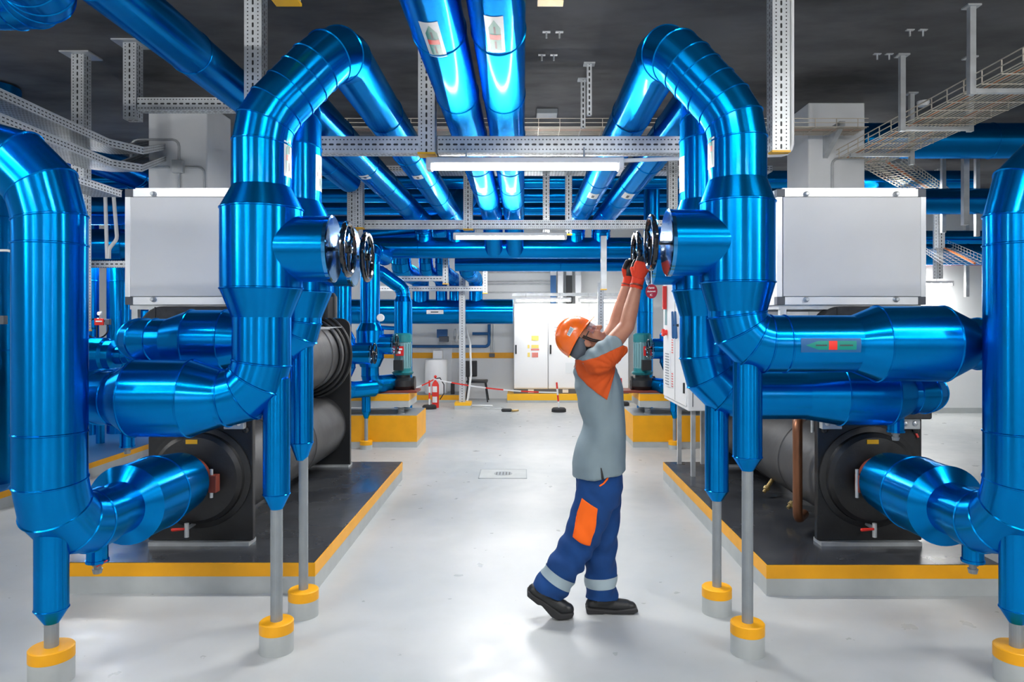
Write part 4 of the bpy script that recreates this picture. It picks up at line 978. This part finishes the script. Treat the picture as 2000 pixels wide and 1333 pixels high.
Hc=W(1143,668,DM); fv=V((.52,0,.855)).normalized(); uv_=V((-.855,0,.52)).normalized(); yv=V((0,1,0))
RH=Matrix((fv,yv,uv_)).transposed()
def H(f,y,u): return Hc+fv*f+yv*y+uv_*u

# hands -------------------------------------------------------------
def hand(w,K,n,t_side,rim_up):
    """w wrist, K knuckle centre, n palm normal, t_side thumb side"""
    d=(K-w).normalized(); n=(n-d*n.dot(d)).normalized(); s=d.cross(n).normalized()
    if s.dot(t_side)<0: s=-s
    palm=MB(); fing=MB()
    palm.loft([(w,s*.027,n*.022),(w.lerp(K,.35),s*.036,n*.022),(w.lerp(K,.75),s*.045,n*.02),(K,s*.043,n*.016),(K+d*.008,s*.036,n*.010)],20)
    chains=[]
    for k,(o,L) in enumerate(((.031,.92),(.0105,1.),(-.0105,.96),(-.031,.80))):
        p=K+s*o-d*.006-d*abs(o)*.15; q=[p]; ang=.25+.05*k; dirv=d
        for seg,da in ((.040*L,.10),(.028*L,.62),(.022*L,.75)):
            ang+=da; dirv=d*math.cos(ang)+n*math.sin(ang); q.append(q[-1]+dirv*seg)
        chains.append(q)
        for a,(ra,rb) in zip(range(3),((.0105,.0095),(.0095,.0088),(.0088,.0078))): fing.capsule(q[a],q[a+1],ra,rb,14)
    tb=w.lerp(K,.25)+s*.028; t1=tb+(s*.55+d*.75+n*.35).normalized()*.038; t2=t1+(d*.95+n*.4).normalized()*.032; t3=t2+(d*.8+n*.7).normalized()*.024
    palm.capsule(tb,t1,.016,.013,14); fing.capsule(t1,t2,.0115,.0105,14); fing.capsule(t2,t3,.0105,.009,14)
    return palm,fing,d,n,s
wN,KN=W(1246,547,3.955),V((.657,3.945,1.985))
wF,KF=W(1229,545,4.25),V((.640,4.255,1.985))
PN,FN,dN,nN,sN=hand(wN,KN,V((.25,1,0)),V((-1,0,0)),None)
PF,FF,dF,nF,sF=hand(wF,KF,V((.25,-1,0)),V((-1,0,0)),None)

# body ----------------------------------------------------------------
b=MB()
b.ell(H(-.005,0,.028),.098,.080,.096,R=RH); b.ell(H(.030,0,-.035),.066,.064,.078,R=RH); b.ell(H(.062,0,-.098),.030,.032,.024,R=RH)
b.ell(H(.02,0,-.075),.058,.058,.045,R=RH)
b.capsule(H(.090,0,.012),H(.117,0,-.030),.009,.0135,12); 
for sy in (-1,1):
    b.ell(H(.109,sy*.012,-.033),.010,.008,.009,R=RH); b.ell(H(.062,sy*.035,-.028),.034,.026,.030,R=RH)
    b.ell(H(.085,sy*.030,.036),.014,.026,.009,R=RH)
    b.ell(H(-.006,sy*.080,-.006),.019,.010,.032,R=RH)
b.ell(H(.094,0,-.060),.012,.024,.0065,R=RH); b.ell(H(.091,0,-.074),.012,.021,.0075,R=RH)
nb=W(1150,712,DM)
b.loft([(nb+V((-.005,0,-.03)),V((.07,0,0)),V((0,.085,0))),(nb,V((.062,0,0)),V((0,.068,0))),(nb.lerp(H(-.03,0,-.05),.6),V((.057,0,.02)),V((0,.060,0))),(H(-.025,0,-.03),fv*.06,V((0,.06,0)))],24)
# trunk and legs under the clothes
for (x,y,rx,ry) in ():
    pass
b.loft([(W((1121+1217)/2,930,DM),V((.11,0,0)),V((0,.14,0))),(W(1174,860,DM),V((.10,0,0)),V((0,.13,0))),(W(1178,820,DM),V((.095,0,0)),V((0,.13,0))),(W(1168,750,DM),V((.11,0,0)),V((0,.15,0))),(W(1160,712,DM),V((.08,0,0)),V((0,.14,0)))],24)
shN,shF=W(1168,705,3.90),W(1168,705,4.27)
elN,elF=W(1224,638,3.905),W(1202,636,4.27)
b.capsule(shN,elN,.056,.043); b.capsule(elN,elN.lerp(wN,.35),.043,.042); b.capsule(elN.lerp(wN,.35),wN,.042,.028); b.ell(wN,.024,.022,.024)
b.capsule(shF,elF,.056,.043); b.capsule(elF,elF.lerp(wF,.35),.043,.042); b.capsule(elF.lerp(wF,.35),wF,.042,.028)
b.capsule(wN,wN.lerp(KN,.8),.020,.012); b.capsule(wF,wF.lerp(KF,.8),.020,.012)
hN,kN,aN=W(1163,935,DN),W(1134,1057,DN),W(1076,1152,4.03)
hF,kF,aF=W(1185,935,DF),W(1177,1045,DF),W(1176,1160,4.12)
for h_,k_,a_ in ((hN,kN,aN),(hF,kF,aF)): b.capsule(h_,k_,.08,.055); b.capsule(k_,a_,.055,.040)
body=put(blob(b,.0055,5),'body','skin',wk)
# face details
for sy in (-1,1):
    MB().ell(H(.076,sy*.031,.020),.013,.013,.013,16,10).build('eye','eye',body); MB().ell(H(.087,sy*.031,.020),.004,.006,.006,12,8).build('iris','hair',body)
    MB().capsule(H(.098,sy*.014,.042),H(.086,sy*.048,.042),.0045,.0035,8).build('eyebrow','hair',body)
MB().ell(H(.1035,0,-.067),.004,.020,.0018,16,8,RH).build('mouth','rust',body)
hr=MB(); hr.ell(H(-.020,0,.022),.089,.084,.086,R=RH); hr.ell(H(-.06,0,-.03),.045,.066,.045,R=RH); put(blob(hr,.006,3),'hair','hair',wk,'short black hair')

# shirt ----------------------------------------------------------------
s=MB()
def sec(y,x0,x1,ry,d=DM): 
    c=W((x0+x1)/2,y,d); return (c,V(((x1-x0)/2/F*d,0,0)),V((0,ry,0)))
def tl(t,dz): return (t[0],t[1]+V((0,0,dz)),t[2])
s.loft([tl(sec(924,1116,1222,.19),.021),tl(sec(902,1117,1221,.185),.012),sec(860,1128,1220,.172),sec(827,1138,1221,.168),sec(795,1130,1220,.172),sec(760,1123,1216,.182),sec(728,1120,1207,.19),sec(708,1124,1198,.175),sec(692,1132,1186,.12),sec(684,1138,1178,.085)],40)
for sh,el,dd in ((shN,elN,3.90),(shF,elF,4.27)):
    e=W(1212,668,dd) if dd<4 else sh.lerp(el,.70); ax=(e-sh).normalized(); q=V((-ax.z,0,ax.x))
    s.loft([(sh-ax*.05,q*.066,V((0,.07,0))),(sh,q*.080,V((0,.080,0))),(sh.lerp(e,.5),q*.076,V((0,.074,0))),(e,q*.066,V((0,.066,0)))],28)
    s.ell(sh+V((-.01,.02 if dd>4 else -.0,0)),.075,.07,.07)
from mathutils import noise
AP=W(1196,714,DM)
def sfold(c):
    v=c-AP; r=math.hypot(v.x,v.z); th=math.atan2(v.z,v.x)
    f=.0065*math.sin(17*th+2*c.y)*min(1,r/.12)*math.exp(-r/.32)
    f+=.005*math.sin(42*c.x+16*c.z+9*c.y)*max(0,min(1,(1.22-c.z)/.2))
    return f+.004*noise.noise(c*9)
sm=blob(s,.0065,5,sfold)
bvh=BVHTree.FromPolygons([v.co.copy() for v in sm.vertices],[tuple(p.vertices) for p in sm.polygons])
shirt=put(sm,'shirt','shirt',wk,'grey blue work shirt with orange shoulders')
def wrap_patch(bv,poly,d,name,m,parent,side=-1,off=.0035,label=None,cuts=5):
    """cloth panel lying on a garment: outline given at distance d, laid on along y"""
    bm=bmesh.new(); bm.faces.new([bm.verts.new(W(x,y,d)) for x,y in poly]); bmesh.ops.triangulate(bm,faces=bm.faces)
    for _ in range(cuts): 
        L=[e for e in bm.edges if e.calc_length()>.012]
        if not L: break
        bmesh.ops.subdivide_edges(bm,edges=L,cuts=1,use_grid_fill=True); bmesh.ops.triangulate(bm,faces=bm.faces)
    last={}; miss=[]
    for v in bm.verts:
        o=V((v.co.x,d+side*1.,v.co.z)); hit=bv.ray_cast(o,V((0,-side,0)))
        if hit[0] is None:
            hit=bv.find_nearest(V((v.co.x,d+side*.08,v.co.z)))
            v.co=hit[0]+hit[1]*off
        else: v.co=hit[0]+hit[1]*off
    me=bpy.data.meshes.new(name); bm.to_mesh(me); bm.free()
    ob=put(me,name,m,parent,label); so=ob.modifiers.new('thick','SOLIDIFY'); so.thickness=.004; so.offset=-1 if side<0 else 1; so.offset=0
    return ob
OR=[(1122,712),(1127,703),(1140,700),(1160,693),(1183,682),(1212,669),(1214,684),(1202,697),(1195,712),(1190,735),(1178,775),(1160,762),(1142,747),(1127,730)]
wrap_patch(bvh,OR,DM,'shoulder_panel','orange_cloth',shirt,-1,label='orange shoulder panel')
wrap_patch(bvh,OR,DM,'shoulder_panel','orange_cloth',shirt,1,label='orange shoulder panel')
wrap_patch(bvh,[(1166,902),(1168,902),(1173,925),(1168,926)],DM,'side_slit','black',shirt,-1,.002,cuts=3)
# trousers ----------------------------------------------------------------
tr=MB()
def leg(pts,seg=24):
    P=[(W(x,y,d),r) for x,y,d,r in pts]; secs=[]
    for i,(p,r) in enumerate(P):
        a=(P[min(i+1,len(P)-1)][0]-P[max(i-1,0)][0]).normalized(); q=a.cross(V((0,1,0))).normalized()
        secs.append((p,q*r,V((0,r*.90,0))))
    tr.loft(secs,28)
leg([(1166,925,4.04,.106),(1160,985,4.02,.112),(1146,1025,DN,.106),(1131,1060,DN,.100),(1112,1092,DN,.096),(1092,1122,DN,.093),(1070,1158,4.03,.097)])
leg([(1182,925,4.13,.095),(1178,985,4.13,.105),(1173,1045,DF,.100),(1172,1095,DF,.092),(1174,1130,4.12,.090),(1174,1168,4.12,.092)])
tr.loft([(W(1170,912,DM),V((.128,0,0)),V((0,.155,0))),(W(1170,950,DM),V((.136,0,0)),V((0,.165,0))),(W(1169,985,DM),V((.115,0,0)),V((0,.15,0)))],28)
def tfold(c):
    k=max(.2,min(1,(.70-c.z)/.35))
    return (.006*math.sin(46*c.z+20*c.x+5*math.sin(11*c.x+7*c.y))*k+.007*noise.noise(V((c.x*9,c.y*9,c.z*16))))
tm=blob(tr,.0065,5,tfold)
tb=BVHTree.FromPolygons([v.co.copy() for v in tm.vertices],[tuple(p.vertices) for p in tm.polygons])
trs=put(tm,'trousers','trouser',wk,'royal blue work trousers')
wrap_patch(tb,[(1136,968),(1140,971),(1163,985),(1161,1010),(1157,1030),(1148,1057),(1132,1050),(1118,1041),(1123,1020),(1127,995)],DN,'thigh_pocket','pocket',trs,-1,.006,'bright orange thigh pocket')
wrap_patch(tb,[(1184.5,918),(1187,919),(1183,930),(1176,938),(1168,943),(1166,941),(1174,936),(1180,928)],DN,'pocket_piping','pocket',trs,-1,.003,'orange pocket piping')
def band(c0,c1,n=40):
    """reflective strip around a trouser leg between two axis points"""
    a=(c1-c0).normalized(); u,v=perp(a); mb=MB(); rings=[]
    for k in range(5):
        c=c0.lerp(c1,k/4); pts=[]
        for j in range(n):
            d=u*math.cos(2*PI*j/n)+v*math.sin(2*PI*j/n); h=tb.ray_cast(c+d*.16,-d,.2)
            p=h[0] if h[0] is not None and (h[0]-c).length<.15 else c+d*.095
            pts.append(c+d*((p-c).dot(d)+.004))
        rings.append(mb.ring(pts))
    for k in range(4): mb.bridge(rings[k],rings[k+1])
    mb.build('reflective_band','tape',trs,ang=1.,label='silver reflective band')
band(W(1094,1119,DN),W(1084,1135,DN)); band(W(1173,1124,4.12),W(1174,1143,4.12))
# shoes ----------------------------------------------------------------
def shoe(caps,sole,d,label):
    m=MB()
    for (x0,y0,x1,y1,r0,r1) in caps: m.capsule(W(x0,y0,d),W(x1,y1,d),r0,r1,18)
    ob=put(blob(m,.005,3),'shoe','black',wk,label)
    sl=MB(); sl.prism([W(x,y,d)+V((0,-.048,0)) for x,y in sole],(0,.096,0)); sl.build('sole','rubber',ob,smooth=False,bevel=.008)
    return ob
sN_=shoe([(1044,1154,1072,1172,.040,.042),(1072,1172,1098,1187,.043,.043),(1098,1188,1108,1191,.042,.038),(1062,1160,1078,1150,.045,.045)],[(1031,1151),(1029,1160),(1050,1177),(1057,1178),(1076,1200),(1090,1206.5),(1117,1203),(1121,1192),(1095,1194),(1066,1172)],4.02,'black shoe with lifted heel, rear foot')
sF_=shoe([(1156,1180,1190,1180,.036,.040),(1190,1181,1222,1184,.041,.037),(1222,1185,1232,1186,.036,.032),(1170,1172,1188,1170,.045,.045)],[(1144,1183),(1145,1195.3),(1175,1195.3),(1180,1193.5),(1195,1195.3),(1235,1195.3),(1245,1190),(1243,1184),(1200,1187)],4.11,'black shoe flat on the floor, front foot')
for ob,(x,y),d in ((sN_,(1096,1176),4.02),(sF_,(1202,1170),4.11)):
    MB().tube([W(x-14,y-4,d)+V((0,-.03,0)),W(x,y,d)+V((0,-.02,0)),W(x+3,y-5,d),W(x-2,y,d)+V((0,.02,0))],.004,8).build('laces','strap',ob,ang=1.)
# gloves ----------------------------------------------------------------
for P_,F_,w,K,d,n,l in ((PN,FN,wN,KN,dN,nN,'red work glove with black fingers, nearer hand'),(PF,FF,wF,KF,dF,nF,'red work glove with black palm, farther hand')):
    ad=(w-(elN if w is wN else elF)).normalized()
    P_.loft([(w-ad*.050,d.cross(n)*.036,n*.034),(w-ad*.02,d.cross(n)*.034,n*.031),(w+d*.01,d.cross(n)*.036,n*.029)],20)
    g=put(blob(P_,.0035,3),'glove','glove',wk,l)
    put(blob(F_,.0028,2),'glove_fingers','black',g,'black coated fingers')
    c=w.lerp(K,.6)+n*.010; mb=MB(); Rm=Matrix((d.cross(n),d,n)).transposed(); mb.ell(c,.040,.048,.016,20,10,Rm); mb.build('glove_palm','black',g,label='black coated palm')
    mb=MB(); cc=w-ad*.035; mb.tube([cc-ad*.004,cc+ad*.004],.0375,24); mb.build('cuff_seam','rust',g)
# hard hat ----------------------------------------------------------------
hm=MB(); prev=None; n=56; m=14
def rimu(a): return .042+.020*abs(math.sin(a))**1.5
for k in range(m+1):
    t=k/m; pts=[]
    for j in range(n):
        a=2*PI*j/n; q=math.sin(t*PI/2)**.80; z=math.cos(t*PI/2)**.9
        r_f=.122 if math.cos(a)<0 else .118
        pts.append(H(r_f*q*math.cos(a)-.002,.104*q*math.sin(a),rimu(a)*(1-z)+(.172)*z))
    if k==0: pts=[H(-.002+.004*math.cos(2*PI*j/n),.004*math.sin(2*PI*j/n),.172) for j in range(n)]
    r=hm.ring(pts)
    if prev: hm.bridge(prev,r)
    else: hm.cap(r,True)
    prev=r
pts=[]
for j in range(n):
    a=2*PI*j/n; f=max(0,math.cos(a))**2.2; lip=.006+.027*f
    pts.append(H((.120+lip)*math.cos(a)-.002,(.104+.006)*math.sin(a)*(1),rimu(a)-.006-.004*f))
r=hm.ring(pts); hm.bridge(prev,r)
me=hm.mesh('hard_hat',['helmet'],wk['_o']); bm=bmesh.new(); bm.from_mesh(me); bmesh.ops.recalc_face_normals(bm,faces=bm.faces); bm.to_mesh(me); bm.free(); me.shade_smooth(); me.set_sharp_from_angle(angle=.6)
hat=bpy.data.objects.new('hard_hat',me); COL.objects.link(hat); hat.parent=wk; hat['_o']=list(wk['_o']); hat['label']='orange hard hat'
so=hat.modifiers.new('thick','SOLIDIFY'); so.thickness=.004
for sy in (-.022,0,.022):
    MB().tube([H(.115*math.cos(a)-.002,sy,.045+.128*math.sin(a)) for a in [.55+2.0*i/14 for i in range(15)]],.006,8).build('ridge','helmet',hat,ang=1.)
# sticker on the near side
hb=MB(); 
def onhat(f,u):
    z=max(0,min(1,(u-.058)/.114)); q=math.sqrt(max(.02,1-z**2.0)); c=max(-.99,min(.99,f/(.12*q)))
    return H(f,-(.104*q*math.sqrt(1-c*c)+.0045),u)
def quad(f0,f1,u0,u1,mi,o):
    hb.mi=mi; g=[hb.ring([onhat(f0+(f1-f0)*i/5,u0+(u1-u0)*j/5)+V((0,-o,0)) for i in range(6)]) for j in range(6)]
    for j in range(5):
        for i in range(5): hb.face((g[j][i],g[j][i+1],g[j+1][i+1],g[j+1][i]))
quad(-.022,.028,.098,.124,0,.001); quad(-.008,.024,.103,.119,1,.002); quad(-.019,-.010,.104,.118,1,.002)
hb.build('hat_sticker',['label_w','tape'],hat,label='small grey and white sticker',ang=1.)
# cradle strap, chin strap, glasses
cs=MB(); A=[]; B=[]
for i in range(33):
    a=1.40+(2*PI-2.8)*i/32; low=.012-.075*max(0,-math.cos(a))**.6
    A.append(H(.100*math.cos(a)-.012,.0865*math.sin(a),.055)); B.append(H(.102*math.cos(a)-.012,.0885*math.sin(a),low))
ra=cs.ring(A); rb=cs.ring(B)
for i in range(32): cs.face((ra[i],ra[i+1],rb[i+1],rb[i]))
cb=cs.build('cradle_strap','strap',hat,ang=1.); so=cb.modifiers.new('thick','SOLIDIFY'); so.thickness=.004
for o in (0,.010):
    pts=[H(.012+o,sy*.0855 if abs(sy)==1 else 0,.035) for sy in (-1,)]+[H(.022+o,-.078,-.02),H(.040+o,-.068,-.07),H(.052+o,-.035,-.112),H(.056+o,0,-.121),H(.052+o,.035,-.112),H(.040+o,.068,-.07),H(.022+o,.078,-.02),H(.012+o,.0855,.035)]
    MB().tube(pts,.0035,8).build('chin_strap','black',hat,ang=1.)
g=MB().patch(H(0.0,0,0),uv_,.112,1.0,fv,-.006,.036,16).build('safety_glasses','lens',wk,label='clear pink tinted safety glasses',ang=1.)
so=g.modifiers.new('thick','SOLIDIFY'); so.thickness=.002
for sy in (-1,1): MB().bar(H(.060,sy*.094,.022),H(.012,sy*.088,.018),.003,.006,uv_).build('temple_arm','black',g)
MB().tube([H(.112*math.cos(a),.112*math.sin(a),.037) for a in [-1.0+2.0*i/14 for i in range(15)]],.0022,8).build('brow_bar','strap',g,ang=1.)
# ------------------------------------------------------------------ camera, world, colour
for o in bpy.data.objects:
    if '_o' in o: del o['_o']
cam=bpy.data.cameras.new('camera'); co=bpy.data.objects.new('camera',cam); COL.objects.link(co)
co.location=(0,0,EYE); co.rotation_euler=(PI/2,0,0)
cam.sensor_width=36; cam.lens=F/2000*36; cam.shift_x=-22/2000; cam.shift_y=-36.5/2000; cam.clip_start=.05; cam.clip_end=100
S.camera=co
w=bpy.data.worlds.new('world'); S.world=w; w.use_nodes=True
w.node_tree.nodes['Background'].inputs[0].default_value=(.5,.55,.6,1); w.node_tree.nodes['Background'].inputs[1].default_value=.15
S.view_settings.view_transform='Standard'; S.view_settings.look='None'; S.view_settings.gamma=1; S.view_settings.use_curve_mapping=False
S.view_settings.exposure=EXPOSURE
S.cycles.max_bounces=8; S.cycles.diffuse_bounces=4; S.cycles.glossy_bounces=5; S.cycles.transmission_bounces=4; S.cycles.use_denoising=True; S.cycles.sample_clamp_indirect=6.
